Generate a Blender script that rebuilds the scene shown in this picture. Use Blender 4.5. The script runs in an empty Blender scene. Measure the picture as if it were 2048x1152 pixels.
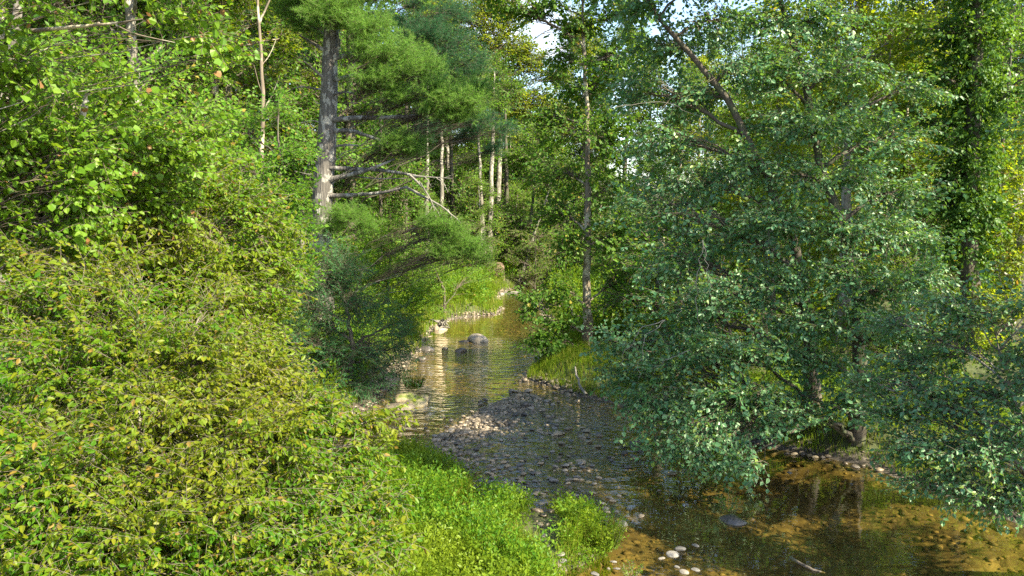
import bpy, math, random
import numpy as np
from mathutils import Vector, Matrix

random.seed(7)
RNG = np.random.default_rng(7)
SC = bpy.context.scene
COL = SC.collection

# ---------------------------------------------------------------- camera
F = 1607.0                      # focal length in photo pixels (2048 wide)
HOR = 420.0
PITCH = math.atan((576 - HOR) / F)
CAM = np.array([0.0, 0.0, 6.0])
cam_d = bpy.data.cameras.new('camera')
cam_d.sensor_width = 36
cam_d.lens = 36 * F / 2048
cam_d.clip_start = 0.1
cam_d.clip_end = 3000
cam = bpy.data.objects.new('camera', cam_d)
cam.location = CAM
cam.rotation_euler = (math.pi / 2 - PITCH, 0, 0)
COL.objects.link(cam)
SC.camera = cam

# ---------------------------------------------------------------- light
SUN = np.array([0.80, -0.60, 0.0])
ELEV = math.radians(42)
SUN = SUN / np.linalg.norm(SUN)
AZ = math.atan2(SUN[0], SUN[1])
sun_dir = Vector((SUN[0] * math.cos(ELEV), SUN[1] * math.cos(ELEV), math.sin(ELEV)))
sl = bpy.data.lights.new('sun', 'SUN')
sl.energy = 5.0
sl.angle = math.radians(0.55)
sl.color = (1.0, 0.90, 0.66)
so = bpy.data.objects.new('sun', sl)
so.rotation_euler = sun_dir.to_track_quat('Z', 'Y').to_euler()
so.location = (30, 0, 40)
COL.objects.link(so)

world = bpy.data.worlds.new('World')
SC.world = world
world.use_nodes = True
wn = world.node_tree.nodes
wl = world.node_tree.links
wn.clear()
w_out = wn.new('ShaderNodeOutputWorld')
w_bg = wn.new('ShaderNodeBackground')
w_bg.inputs['Strength'].default_value = 0.11
sky = wn.new('ShaderNodeTexSky')
sky.sky_type = 'NISHITA'
sky.sun_disc = False
sky.sun_elevation = ELEV
sky.sun_rotation = AZ
tc = wn.new('ShaderNodeTexCoord')
mp = wn.new('ShaderNodeMapping')
mp.inputs['Scale'].default_value = (1.0, 1.0, 2.2)
cn = wn.new('ShaderNodeTexNoise')
cn.inputs['Scale'].default_value = 3.2
cn.inputs['Detail'].default_value = 8
cn.inputs['Roughness'].default_value = 0.6
cr = wn.new('ShaderNodeValToRGB')
cr.color_ramp.elements[0].position = 0.58
cr.color_ramp.elements[1].position = 0.72
mx = wn.new('ShaderNodeMix')
mx.data_type = 'RGBA'
mx.inputs['B'].default_value = (6.4, 6.6, 6.9, 1)
wl.new(tc.outputs['Generated'], mp.inputs['Vector'])
wl.new(mp.outputs['Vector'], cn.inputs['Vector'])
wl.new(cn.outputs['Fac'], cr.inputs['Fac'])
wl.new(cr.outputs['Color'], mx.inputs['Factor'])
wl.new(sky.outputs['Color'], mx.inputs['A'])
wl.new(mx.outputs['Result'], w_bg.inputs['Color'])
wl.new(w_bg.outputs['Background'], w_out.inputs['Surface'])

SC.view_settings.view_transform = 'Standard'
SC.view_settings.look = 'None'
SC.view_settings.exposure = 2.0
SC.view_settings.gamma = 1
SC.render.engine = 'CYCLES'
SC.cycles.max_bounces = 10
SC.cycles.diffuse_bounces = 4
SC.cycles.glossy_bounces = 3
SC.cycles.transmission_bounces = 5
SC.cycles.transparent_max_bounces = 12
SC.cycles.use_denoising = False

# ---------------------------------------------------------------- placing helpers
cp, sp_ = math.cos(PITCH), math.sin(PITCH)


def ray(px, py):
    a, b = (px - 1024) / F, (576 - py) / F
    return np.array([a, cp + b * sp_, -sp_ + b * cp])


def at(px, py, Y):
    """world point seen at photo pixel px, py at distance Y north of the camera"""
    d = ray(px, py)
    return CAM + d * (Y / d[1])


def onz(px, py, z=0.0):
    """world point seen at photo pixel px, py on the level z"""
    d = ray(px, py)
    return CAM + d * ((z - CAM[2]) / d[2])


def sstep(a, b, x):
    t = np.clip((x - a) / (b - a), 0, 1)
    return t * t * (3 - 2 * t)


_lat = np.random.default_rng(3).random((256, 256))


def vnoise(x, y, s=0):
    x = np.asarray(x, float) + s * 17.31
    y = np.asarray(y, float) + s * 5.77
    xi, yi = np.floor(x).astype(int), np.floor(y).astype(int)
    fx, fy = x - xi, y - yi
    fx, fy = fx * fx * (3 - 2 * fx), fy * fy * (3 - 2 * fy)
    g = lambda i, j: _lat[i % 256, j % 256]
    return (g(xi, yi) * (1 - fx) + g(xi + 1, yi) * fx) * (1 - fy) + (g(xi, yi + 1) * (1 - fx) + g(xi + 1, yi + 1) * fx) * fy


def fbm(x, y, s=0, o=4):
    v, a, t = 0, 1, 0
    for k in range(o):
        v = v + a * vnoise(x * 2 ** k, y * 2 ** k, s + k)
        t += a
        a *= 0.5
    return v / t


# ---------------------------------------------------------------- mesh helpers
def link(name, me, parent=None, loc=None):
    o = bpy.data.objects.new(name, me)
    COL.objects.link(o)
    if parent is not None:
        o.parent = parent
    if loc is not None:
        o.location = loc
    return o


def tag(o, label=None, cat=None, group=None, kind=None):
    if label: o['label'] = label
    if cat: o['category'] = cat
    if group: o['group'] = group
    if kind: o['kind'] = kind
    return o


def thing(name, label, cat, loc=(0, 0, 0), group=None):
    o = link(name, None, None, loc)
    return tag(o, label, cat, group)


class MB:
    """collects vertex arrays and face arrays (3 or 4 corners each) with a material slot"""

    def __init__(self):
        self.v, self.f, self.n = [], [], 0

    def add(self, V, Fs, mat=0):
        V = np.asarray(V, np.float32).reshape(-1, 3)
        for f in Fs:
            f = np.asarray(f, np.int64)
            if len(f):
                self.f.append((f + self.n, mat))
        self.v.append(V)
        self.n += len(V)

    def mesh(self, name, mats, origin=(0, 0, 0), smooth=False):
        V = np.concatenate(self.v) - np.asarray(origin, np.float32)
        me = bpy.data.meshes.new(name)
        me.vertices.add(len(V))
        me.vertices.foreach_set('co', V.astype(np.float32).ravel())
        loops = np.concatenate([f.ravel() for f, _ in self.f]).astype(np.int32)
        sizes = np.concatenate([np.full(len(f), f.shape[1]) for f, _ in self.f]).astype(np.int32)
        mid = np.concatenate([np.full(len(f), m) for f, m in self.f]).astype(np.int32)
        starts = np.concatenate([[0], np.cumsum(sizes)[:-1]]).astype(np.int32)
        me.loops.add(len(loops))
        me.loops.foreach_set('vertex_index', loops)
        me.polygons.add(len(sizes))
        me.polygons.foreach_set('loop_start', starts)
        me.polygons.foreach_set('loop_total', sizes)
        me.polygons.foreach_set('material_index', mid)
        if smooth is True:
            me.polygons.foreach_set('use_smooth', np.ones(len(sizes), bool))
        elif smooth:
            me.polygons.foreach_set('use_smooth', np.isin(mid, smooth))
        for m in mats:
            me.materials.append(m)
        me.update(calc_edges=True)
        return me


def norm(a):
    return a / np.maximum(np.linalg.norm(a, axis=-1, keepdims=True), 1e-9)


def tube(mb, pts, rad, sides=8, mat=0, rough=0.0, seed=0, flare=0):
    pts = np.asarray(pts, float)
    n = len(pts)
    rad = np.interp(np.linspace(0, 1, n), np.linspace(0, 1, len(rad)), rad)
    tan = norm(np.gradient(pts, axis=0))
    ref = np.array([0.37, 0.9, 0.12])
    s = norm(np.cross(tan, ref))
    u = np.cross(s, tan)
    ang = np.linspace(0, 2 * math.pi, sides, endpoint=False)
    R = rad[:, None] * np.ones((n, sides))
    if rough:
        R = R * (1 + rough * (np.random.default_rng(seed).random((n, sides)) - 0.5))
    if flare:
        t = np.linspace(0, 1, n)[:, None]
        R = R * (1 + flare * np.exp(-t * 14) * (1 + 0.5 * np.sin(ang * 3 + seed)))
    V = pts[:, None] + R[..., None] * (np.cos(ang)[None, :, None] * s[:, None] + np.sin(ang)[None, :, None] * u[:, None])
    i = np.arange(n - 1)[:, None] * sides
    j = np.arange(sides)
    k = (j + 1) % sides
    q = np.stack([i + j, i + k, i + sides + k, i + sides + j], -1).reshape(-1, 4)
    mb.add(V, [q], mat)


def sticks(mb, A, B, ra, rb, mat=0, sag=0.0, seg=1, sides=3, wob=0.0, rng=RNG):
    """many thin tapering sticks from A to B at once"""
    A, B = np.asarray(A, float), np.asarray(B, float)
    n = len(A)
    if n == 0: return
    ra = np.broadcast_to(np.asarray(ra, float), (n,))
    rb = np.broadcast_to(np.asarray(rb, float), (n,))
    t = np.linspace(0, 1, seg + 1)[None, :, None]
    P = A[:, None] * (1 - t) + B[:, None] * t
    L = np.linalg.norm(B - A, axis=1)[:, None, None]
    P[:, :, 2:3] += sag * L * t * (1 - t) * 4
    if wob and seg > 1:
        P[:, 1:-1] += rng.normal(0, 1, (n, seg - 1, 3)) * wob * L
    d = norm(B - A)
    ref = np.where(np.abs(d[:, 2:3]) > 0.9, np.array([[1, 0, 0]]), np.array([[0, 0, 1.0]]))
    s = norm(np.cross(d, ref))
    u = np.cross(s, d)
    ang = np.linspace(0, 2 * math.pi, sides, endpoint=False)
    circ = np.cos(ang)[None, :, None] * s[:, None] + np.sin(ang)[None, :, None] * u[:, None]
    R = (ra[:, None] * (1 - t[..., 0]) + rb[:, None] * t[..., 0])
    V = P[:, :, None] + R[:, :, None, None] * circ[:, None]
    base = np.arange(n)[:, None, None] * (seg + 1) * sides + np.arange(seg)[None, :, None] * sides
    j = np.arange(sides)
    k = (j + 1) % sides
    q = np.stack([base + j, base + k, base + sides + k, base + sides + j], -1).reshape(-1, 4)
    mb.add(V.reshape(-1, 3), [q], mat)


# ---------------------------------------------------------------- materials
class NT:
    def __init__(self, name):
        self.m = bpy.data.materials.new(name)
        self.m.use_nodes = True
        self.t = self.m.node_tree
        self.t.nodes.clear()
        self.out = self.t.nodes.new('ShaderNodeOutputMaterial')

    def n(self, typ, **kw):
        nd = self.t.nodes.new('ShaderNode' + typ)
        for k, v in kw.items():
            k = k.replace('_', ' ')
            if k in nd.inputs:
                s = nd.inputs[k]
                if isinstance(v, bpy.types.NodeSocket):
                    self.t.links.new(v, s)
                else:
                    if isinstance(v, tuple) and len(v) == 3 and len(s.default_value) == 4:
                        v = v + (1,)
                    s.default_value = v
            else:
                setattr(nd, k.replace(' ', '_'), v)
        return nd

    def l(self, a, b):
        self.t.links.new(a, b)

    def ramp(self, fac, stops, interp='LINEAR'):
        r = self.n('ValToRGB')
        e = r.color_ramp.elements
        r.color_ramp.interpolation = interp
        while len(e) < len(stops): e.new(0.5)
        for i, (p, c) in enumerate(stops):
            e[i].position = p
            e[i].color = (c[0], c[1], c[2], 1) if not isinstance(c, (int, float)) else (c, c, c, 1)
        self.l(fac, r.inputs['Fac'])
        return r.outputs['Color']

    def mix(self, fac, a, b, bt='MIX'):
        m = self.t.nodes.new('ShaderNodeMix')
        m.data_type = 'RGBA'
        m.blend_type = bt
        for s, v in (('Factor', fac), ('A', a), ('B', b)):
            if isinstance(v, bpy.types.NodeSocket):
                self.l(v, m.inputs[s])
            else:
                if s != 'Factor' and len(v) == 3: v = tuple(v) + (1,)
                m.inputs[s].default_value = v
        return m.outputs['Result']

    def math(self, op, a, b=0.0, c=0.0):
        m = self.t.nodes.new('ShaderNodeMath')
        m.operation = op
        for i, v in enumerate((a, b, c)):
            if isinstance(v, bpy.types.NodeSocket):
                self.l(v, m.inputs[i])
            else:
                m.inputs[i].default_value = v
        return m.outputs[0]

    def pos(self, scale=(1, 1, 1), which='Object'):
        t = self.n('TexCoord')
        m = self.n('Mapping')
        m.inputs['Scale'].default_value = scale
        self.l(t.outputs[which], m.inputs['Vector'])
        return m.outputs['Vector']

    def noise(self, vec, scale, detail=4, rough=0.55):
        t = self.n('TexNoise', Scale=scale, Detail=detail, Roughness=rough)
        self.l(vec, t.inputs['Vector'])
        return t.outputs['Fac']


def leaf_mat(name, cols, trans, odd=None, odd_at=0.93, gloss=0.06, tmix=0.45, rough=0.42, patch=None, patch_amt=0.5):
    """cols: leaf colours run through leaf by leaf; trans: colour of light coming through; odd: colour of the few turned leaves"""
    N = NT(name)
    g = N.n('NewGeometry')
    r = g.outputs['Random Per Island']
    k = len(cols)
    stops = [(0.9 * i / max(1, k - 1), c) for i, c in enumerate(cols)]
    base = N.ramp(r, stops)
    tcol = N.mix(0.7, base, trans)
    if patch:
        v = N.pos()
        p = N.ramp(N.noise(v, 0.55, 3), [(0.45, 0.0), (0.66, patch_amt)])
        base = N.mix(p, base, patch)
        tcol = N.mix(p, tcol, tuple(min(1, 2.3 * c) for c in patch))
    if odd:
        m = N.ramp(r, [(odd_at, 0.0), (odd_at + 0.004, 1.0)], 'CONSTANT')
        base = N.mix(m, base, odd)
        tcol = N.mix(m, tcol, odd)
    d = N.n('BsdfDiffuse', Color=base)
    t = N.n('BsdfTranslucent', Color=tcol)
    mx1 = N.n('MixShader', Fac=tmix)
    N.l(d.outputs[0], mx1.inputs[1])
    N.l(t.outputs[0], mx1.inputs[2])
    gl = N.n('BsdfGlossy', Color=(0.9, 1.0, 0.85), Roughness=rough)
    lw = N.n('LayerWeight', Blend=0.2)
    f = N.math('ADD', N.math('MULTIPLY', lw.outputs['Fresnel'], 0.04), gloss * 0.18)
    mx2 = N.n('MixShader', Fac=f)
    N.l(mx1.outputs[0], mx2.inputs[1])
    N.l(gl.outputs[0], mx2.inputs[2])
    N.l(mx2.outputs[0], N.out.inputs['Surface'])
    return N.m


def bark_mat(name, dark, light, scale=6, stretch=0.25, spots=None, spot_scale=3, bump=0.5, moss=None):
    N = NT(name)
    v = N.pos((1, 1, stretch))
    a = N.noise(v, scale, 6, 0.65)
    vo = N.n('TexVoronoi', Scale=scale * 2.2)
    N.l(v, vo.inputs['Vector'])
    c = N.ramp(a, [(0.3, dark), (0.68, light)])
    c = N.mix(N.ramp(vo.outputs['Distance'], [(0.0, 0.0), (0.5, 0.5)]), c, tuple(0.55 * x for x in dark))
    if spots:
        v2 = N.pos((1, 1, 0.6))
        s = N.ramp(N.noise(v2, spot_scale, 3, 0.6), [(0.52, 0.0), (0.57, 1.0)])
        c = N.mix(s, c, spots)
    if moss:
        s = N.ramp(N.noise(N.pos(), 2.3, 5), [(0.5, 0.0), (0.68, 0.75)])
        c = N.mix(s, c, moss)
    b = N.n('Bump', Strength=bump, Distance=0.03)
    N.l(N.math('SUBTRACT', a, vo.outputs['Distance']), b.inputs['Height'])
    p = N.n('BsdfPrincipled', Roughness=0.85)
    N.l(c, p.inputs['Base Color'])
    N.l(b.outputs[0], p.inputs['Normal'])
    N.l(p.outputs[0], N.out.inputs['Surface'])
    return N.m


def stone_mat(name, c1, c2, rough=0.75, moss=None):
    N = NT(name)
    v = N.pos()
    oi = N.n('ObjectInfo')
    a = N.noise(v, 3.0, 6, 0.6)
    col = N.ramp(a, [(0.32, c1), (0.7, c2)])
    h = N.ramp(oi.outputs['Random'], [(0.0, (0.6, 0.59, 0.58)), (0.5, (0.95, 0.93, 0.90)), (0.75, (1.05, 0.95, 0.83)), (1.0, (1.2, 1.19, 1.17))])
    col = N.mix(1.0, col, h, 'MULTIPLY')
    fine = N.noise(v, 22, 3, 0.6)
    col = N.mix(0.35, col, N.ramp(fine, [(0.35, 0.25), (0.65, 1.0)]), 'MULTIPLY')
    if moss:
        g = N.n('NewGeometry')
        sx = N.n('SeparateXYZ')
        N.l(g.outputs['Normal'], sx.inputs[0])
        m = N.math('MULTIPLY', N.ramp(sx.outputs['Z'], [(0.25, 0.0), (0.7, 1.0)]), N.ramp(N.noise(v, 2.5, 4), [(0.38, 0.0), (0.52, 1.0)]))
        col = N.mix(m, col, moss)
    b = N.n('Bump', Strength=0.5, Distance=0.02)
    N.l(fine, b.inputs['Height'])
    p = N.n('BsdfPrincipled', Roughness=rough)
    N.l(col, p.inputs['Base Color'])
    N.l(b.outputs[0], p.inputs['Normal'])
    N.l(p.outputs[0], N.out.inputs['Surface'])
    return N.m


M = {}
# foliage ----- (diffuse leaf colours, transmitted colour)
M['leaf_near'] = leaf_mat('hazel_leaf', [(0.03, 0.11, 0.005), (0.055, 0.145, 0.006), (0.095, 0.17, 0.007), (0.155, 0.175, 0.010)], (0.30, 0.41, 0.010),
                          odd=(0.22, 0.15, 0.03), odd_at=0.965, patch=(0.20, 0.18, 0.014), patch_amt=0.5, tmix=0.45, gloss=0.05)
M['leaf_near_back'] = leaf_mat('hazel_leaf_back', [(0.045, 0.13, 0.006), (0.085, 0.18, 0.008), (0.15, 0.20, 0.010)], (0.36, 0.46, 0.010),
                               odd=(0.22, 0.15, 0.03), odd_at=0.965, patch=(0.19, 0.18, 0.02), patch_amt=0.45, tmix=0.42, gloss=0.05)
M['leaf_maple'] = leaf_mat('maple_leaf', [(0.06, 0.14, 0.010), (0.10, 0.20, 0.012), (0.14, 0.23, 0.018)], (0.34, 0.50, 0.02),
                           odd=(0.25, 0.13, 0.05), odd_at=0.975, tmix=0.45, gloss=0.07)
M['leaf_light'] = leaf_mat('light_leaf', [(0.05, 0.14, 0.014), (0.08, 0.19, 0.018), (0.12, 0.22, 0.022)], (0.26, 0.46, 0.03),
                           odd=(0.24, 0.20, 0.03), odd_at=0.97, tmix=0.45, gloss=0.04)
M['leaf_mid'] = leaf_mat('mid_leaf', [(0.035, 0.10, 0.014), (0.06, 0.14, 0.016), (0.09, 0.17, 0.02)], (0.22, 0.38, 0.02),
                         odd=(0.24, 0.22, 0.03), odd_at=0.965, tmix=0.45, gloss=0.05)
M['leaf_teal'] = leaf_mat('alder_leaf', [(0.022, 0.10, 0.042), (0.05, 0.15, 0.06), (0.105, 0.22, 0.085)], (0.26, 0.46, 0.03),  # teal cast of skylit shade is put into the leaf colours
                          odd=(0.15, 0.23, 0.03), odd_at=0.92, tmix=0.36, gloss=0.24, rough=0.45)
M['leaf_yellow'] = leaf_mat('sunlit_leaf', [(0.06, 0.13, 0.008), (0.11, 0.18, 0.010), (0.15, 0.20, 0.012)], (0.44, 0.52, 0.015),  # yellow of backlight put into the leaf and transmitted colours
                            odd=(0.30, 0.18, 0.02), odd_at=0.97, tmix=0.55, gloss=0.04)
M['leaf_willow'] = leaf_mat('shaded_willow_leaf', [(0.020, 0.075, 0.030), (0.035, 0.11, 0.038), (0.05, 0.14, 0.04)], (0.14, 0.30, 0.04), tmix=0.36, gloss=0.07)  # dark blue-green because the shrub's shade is put into the leaf colour
M['leaf_bush'] = leaf_mat('bush_leaf', [(0.06, 0.16, 0.014), (0.10, 0.21, 0.018), (0.14, 0.24, 0.022)], (0.32, 0.50, 0.03), odd=(0.3, 0.24, 0.04), odd_at=0.97, tmix=0.45, gloss=0.03)
M['leaf_ivy'] = leaf_mat('ivy_leaf', [(0.020, 0.07, 0.012), (0.04, 0.10, 0.014), (0.06, 0.13, 0.016)], (0.20, 0.34, 0.015), tmix=0.4, gloss=0.06)
M['leaf_weed'] = leaf_mat('weed_leaf', [(0.035, 0.12, 0.010), (0.07, 0.16, 0.012), (0.13, 0.21, 0.014)], (0.30, 0.42, 0.015), patch=(0.15, 0.19, 0.012), patch_amt=0.7, tmix=0.42, gloss=0.04)
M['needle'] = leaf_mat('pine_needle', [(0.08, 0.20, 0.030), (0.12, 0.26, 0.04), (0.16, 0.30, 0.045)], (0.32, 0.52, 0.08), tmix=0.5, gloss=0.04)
M['needle_dark'] = leaf_mat('shaded_pine_needle', [(0.02, 0.08, 0.035), (0.03, 0.11, 0.045), (0.05, 0.14, 0.05)], (0.08, 0.22, 0.08), tmix=0.35, gloss=0.03)  # darker copy of the pine needle with shade put into its colour
M['grass'] = leaf_mat('grass_blade', [(0.045, 0.12, 0.008), (0.08, 0.16, 0.010), (0.14, 0.20, 0.014), (0.22, 0.20, 0.05)], (0.32, 0.42, 0.015), tmix=0.42, gloss=0.03, patch=(0.15, 0.22, 0.012), patch_amt=0.5)
M['twig'] = bark_mat('pale_twig_bark', (0.10, 0.08, 0.055), (0.25, 0.21, 0.155), 9, 0.4, bump=0.2)
M['twig_dark'] = bark_mat('brown_twig_bark', (0.07, 0.05, 0.035), (0.16, 0.12, 0.09), 9, 0.4, bump=0.2)
M['dead_wood'] = bark_mat('bleached_dead_wood', (0.13, 0.12, 0.10), (0.30, 0.28, 0.24), 7, 0.3, bump=0.3)
M['pine_bark'] = bark_mat('pine_bark', (0.06, 0.054, 0.048), (0.20, 0.18, 0.16), 6, 0.16, spots=(0.25, 0.24, 0.215), spot_scale=4, bump=1.0)
M['grey_bark'] = bark_mat('grey_bark', (0.12, 0.11, 0.09), (0.30, 0.27, 0.22), 6, 0.25, spots=(0.30, 0.28, 0.24), spot_scale=3.4)
M['brown_bark'] = bark_mat('brown_bark', (0.055, 0.045, 0.035), (0.16, 0.13, 0.10), 6, 0.22, moss=(0.06, 0.09, 0.03))
M['pale_bark'] = bark_mat('pale_bark', (0.13, 0.10, 0.07), (0.27, 0.22, 0.155), 4, 0.3, spots=(0.36, 0.32, 0.24), spot_scale=2.6)
M['white_bark'] = bark_mat('white_bark', (0.36, 0.34, 0.29), (0.60, 0.57, 0.50), 4, 0.35, spots=(0.13, 0.11, 0.09), spot_scale=2.2, bump=0.25)
M['stone_pale'] = stone_mat('pale_river_stone', (0.12, 0.116, 0.108), (0.25, 0.24, 0.225))
M['stone_tan'] = stone_mat('tan_river_stone', (0.22, 0.18, 0.125), (0.40, 0.335, 0.24))
M['stone_dark'] = stone_mat('wet_dark_stone', (0.055, 0.05, 0.048), (0.13, 0.115, 0.105), 0.3)
M['stone_boulder'] = stone_mat('boulder_stone', (0.22, 0.18, 0.14), (0.44, 0.40, 0.34))
M['stone_moss'] = stone_mat('mossy_stone', (0.22, 0.18, 0.11), (0.40, 0.34, 0.22), moss=(0.10, 0.125, 0.022))
M['soil'] = stone_mat('bare_bank_soil', (0.12, 0.08, 0.055), (0.26, 0.19, 0.135), 0.95)

# ground: one material, forest floor / wet gravel / golden stream bed by height and position
N = NT('ground')
v = N.pos()
sep = N.n('SeparateXYZ')
N.l(v, sep.inputs[0])
z = sep.outputs['Z']
n1 = N.noise(v, 1.1, 6, 0.6)
n2 = N.noise(v, 7.0, 5, 0.6)
vo = N.n('TexVoronoi', Scale=4.5)
nv = N.n('TexNoise', Scale=2.0, Detail=3.0)
N.l(v, nv.inputs['Vector'])
N.l(N.mix(0.18, v, nv.outputs['Color']), vo.inputs['Vector'])
vo2 = N.n('TexVoronoi', Scale=13.0)
N.l(v, vo2.inputs['Vector'])
bed = N.ramp(n1, [(0.3, (0.075, 0.052, 0.018)), (0.55, (0.115, 0.09, 0.031)), (0.72, (0.21, 0.163, 0.062))])
bsep = N.n('SeparateColor')
N.l(vo.outputs['Color'], bsep.inputs[0])
bed = N.mix(0.65, bed, N.ramp(bsep.outputs[0], [(0.0, (0.35, 0.32, 0.28)), (0.5, (0.9, 0.85, 0.8)), (1.0, (1.25, 1.2, 1.1))]), 'MULTIPLY')
bed = N.mix(N.ramp(vo.outputs['Distance'], [(0.36, 0.0), (0.66, 0.4)]), bed, (0.06, 0.04, 0.015))
grav = N.ramp(vo2.outputs['Color'], [(0.0, (0.045, 0.037, 0.03)), (0.5, (0.10, 0.082, 0.065)), (1.0, (0.20, 0.17, 0.14))])
grav = N.mix(N.ramp(vo2.outputs['Distance'], [(0.25, 0.0), (0.6, 0.8)]), grav, (0.04, 0.033, 0.025))
floor = N.ramp(n1, [(0.3, (0.05, 0.04, 0.02)), (0.5, (0.055, 0.075, 0.02)), (0.7, (0.10, 0.075, 0.04))])
floor = N.mix(0.4, floor, N.ramp(n2, [(0.3, 0.3), (0.7, 1.2)]), 'MULTIPLY')
c = N.mix(N.ramp(N.math('ADD', N.math('MULTIPLY', z, 2.5), 0.5), [(0.21, 0.0), (0.29, 1.0)]), bed, grav)
c = N.mix(N.ramp(N.math('ADD', z, N.math('MULTIPLY', N.math('SUBTRACT', n1, 0.5), 0.3)), [(0.14, 0.0), (0.24, 1.0)]), c, floor)
b = N.n('Bump', Strength=0.9, Distance=0.06)
N.l(N.math('ADD', N.math('MULTIPLY', vo.outputs['Distance'], -1.0), N.math('MULTIPLY', n2, 0.6)), b.inputs['Height'])
p = N.n('BsdfPrincipled', Roughness=0.85)
N.l(c, p.inputs['Base Color'])
N.l(b.outputs[0], p.inputs['Normal'])
N.l(p.outputs[0], N.out.inputs['Surface'])
M['ground'] = N.m

# water: clear brown stream water, ripples stronger where the 'riffle' attribute of the sheet is high
N = NT('stream_water')
v = N.pos((0.75, 1.5, 1))
at_ = N.n('Attribute', attribute_name='riffle')
rf = at_.outputs['Fac']
w1 = N.noise(v, 2.4, 4, 0.5)
w2 = N.noise(v, 1.2, 3, 0.5)
h = N.math('ADD', N.math('MULTIPLY', w1, N.math('MULTIPLY', rf, 0.75)), N.math('MULTIPLY', w2, N.math('ADD', N.math('MULTIPLY', rf, 0.6), 0.05)))
h = N.math('ADD', h, N.math('MULTIPLY', w1, 0.010))
b = N.n('Bump', Strength=1.0, Distance=0.15)
N.l(h, b.inputs['Height'])
wg = N.n('NewGeometry')
fr = N.n('Fresnel', IOR=N.math('MULTIPLY_ADD', wg.outputs['Backfacing'], 1 / 1.36 - 1.36, 1.36))   # same reflectance from both sides
N.l(b.outputs[0], fr.inputs['Normal'])
tr = N.n('BsdfTransparent', Color=(0.82, 0.77, 0.53))
gl = N.n('BsdfGlossy', Color=(1, 1, 1), Roughness=0.03)
N.l(b.outputs[0], gl.inputs['Normal'])
ms = N.n('MixShader')
N.l(N.math('MINIMUM', N.math('MULTIPLY', fr.outputs[0], 1.5), 1.0), ms.inputs[0])
N.l(tr.outputs[0], ms.inputs[1])
N.l(gl.outputs[0], ms.inputs[2])
fo = N.n('Attribute', attribute_name='foam')
ff = N.math('MULTIPLY', fo.outputs['Fac'], N.ramp(N.noise(N.pos((0.5, 1, 1)), 7, 8, 0.75), [(0.53, 0.0), (0.68, 1.0)]))
fd = N.n('BsdfDiffuse', Color=(0.75, 0.78, 0.8))
ms2 = N.n('MixShader')
N.l(ff, ms2.inputs[0])
N.l(ms.outputs[0], ms2.inputs[1])
N.l(fd.outputs[0], ms2.inputs[2])
N.l(ms2.outputs[0], N.out.inputs['Surface'])
M['water'] = N.m

# ---------------------------------------------------------------- terrain
LB = np.array([(-12, -11), (5, -9.5), (12, -8.5), (18, -5.8), (22, -4.8), (26, -4.4), (30, -4.3), (34, -4.2), (40, -4.2), (44, -3.6), (46, -1.2), (49, -0.9),
               (52, -1.4), (55, -1.3), (60, -0.6), (66, 1.6), (75, 7), (90, 16), (400, 120)], float)
RB = np.array([(-12, 12), (5, 11), (12, 10.4), (15, 9.6), (18.6, 8.3), (19.6, 6.9), (22, 5.4), (23.6, 4.3), (25, 2.9), (26.5, 1.6), (28, 0.55), (31, 1.1), (34, 1.6),
               (40, 1.9), (47, 1.9), (55, 2.0), (60, 2.8), (66, 5.5), (75, 12), (90, 21), (400, 130)], float)


def poly_sdf(x, y, P):
    P = np.asarray(P, float)
    d = np.full(x.shape, 1e9)
    ins = np.zeros(x.shape, bool)
    for i in range(len(P)):
        a, b = P[i], P[(i + 1) % len(P)]
        e = b - a
        t = np.clip(((x - a[0]) * e[0] + (y - a[1]) * e[1]) / (e @ e), 0, 1)
        d = np.minimum(d, np.hypot(x - a[0] - t * e[0], y - a[1] - t * e[1]))
        c = (a[1] > y) != (b[1] > y)
        with np.errstate(divide='ignore', invalid='ignore'):
            xi = (b[0] - a[0]) * (y - a[1]) / (b[1] - a[1]) + a[0]
        ins ^= c & (x < xi)
    return np.where(ins, -d, d)


ISLAND_PX = [(690, 925), (770, 912), (850, 925), (905, 950), (985, 1000), (1060, 1018), (1130, 1020), (1185, 1050), (1235, 1105), (1180, 1128), (1120, 1150), (1130, 1250), (650, 1300), (600, 1050)]
ISLAND = np.array([onz(x, y, 0.1)[:2] for x, y in ISLAND_PX])
BAR_PX = [(1035, 772), (1110, 790), (1180, 812), (1250, 850), (1290, 900), (1250, 960), (1210, 1020), (1150, 1030), (1040, 1010), (900, 960), (790, 900), (850, 862), (930, 815)]
BAR = np.array([onz(x, y, 0.0)[:2] for x, y in BAR_PX])


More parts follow.
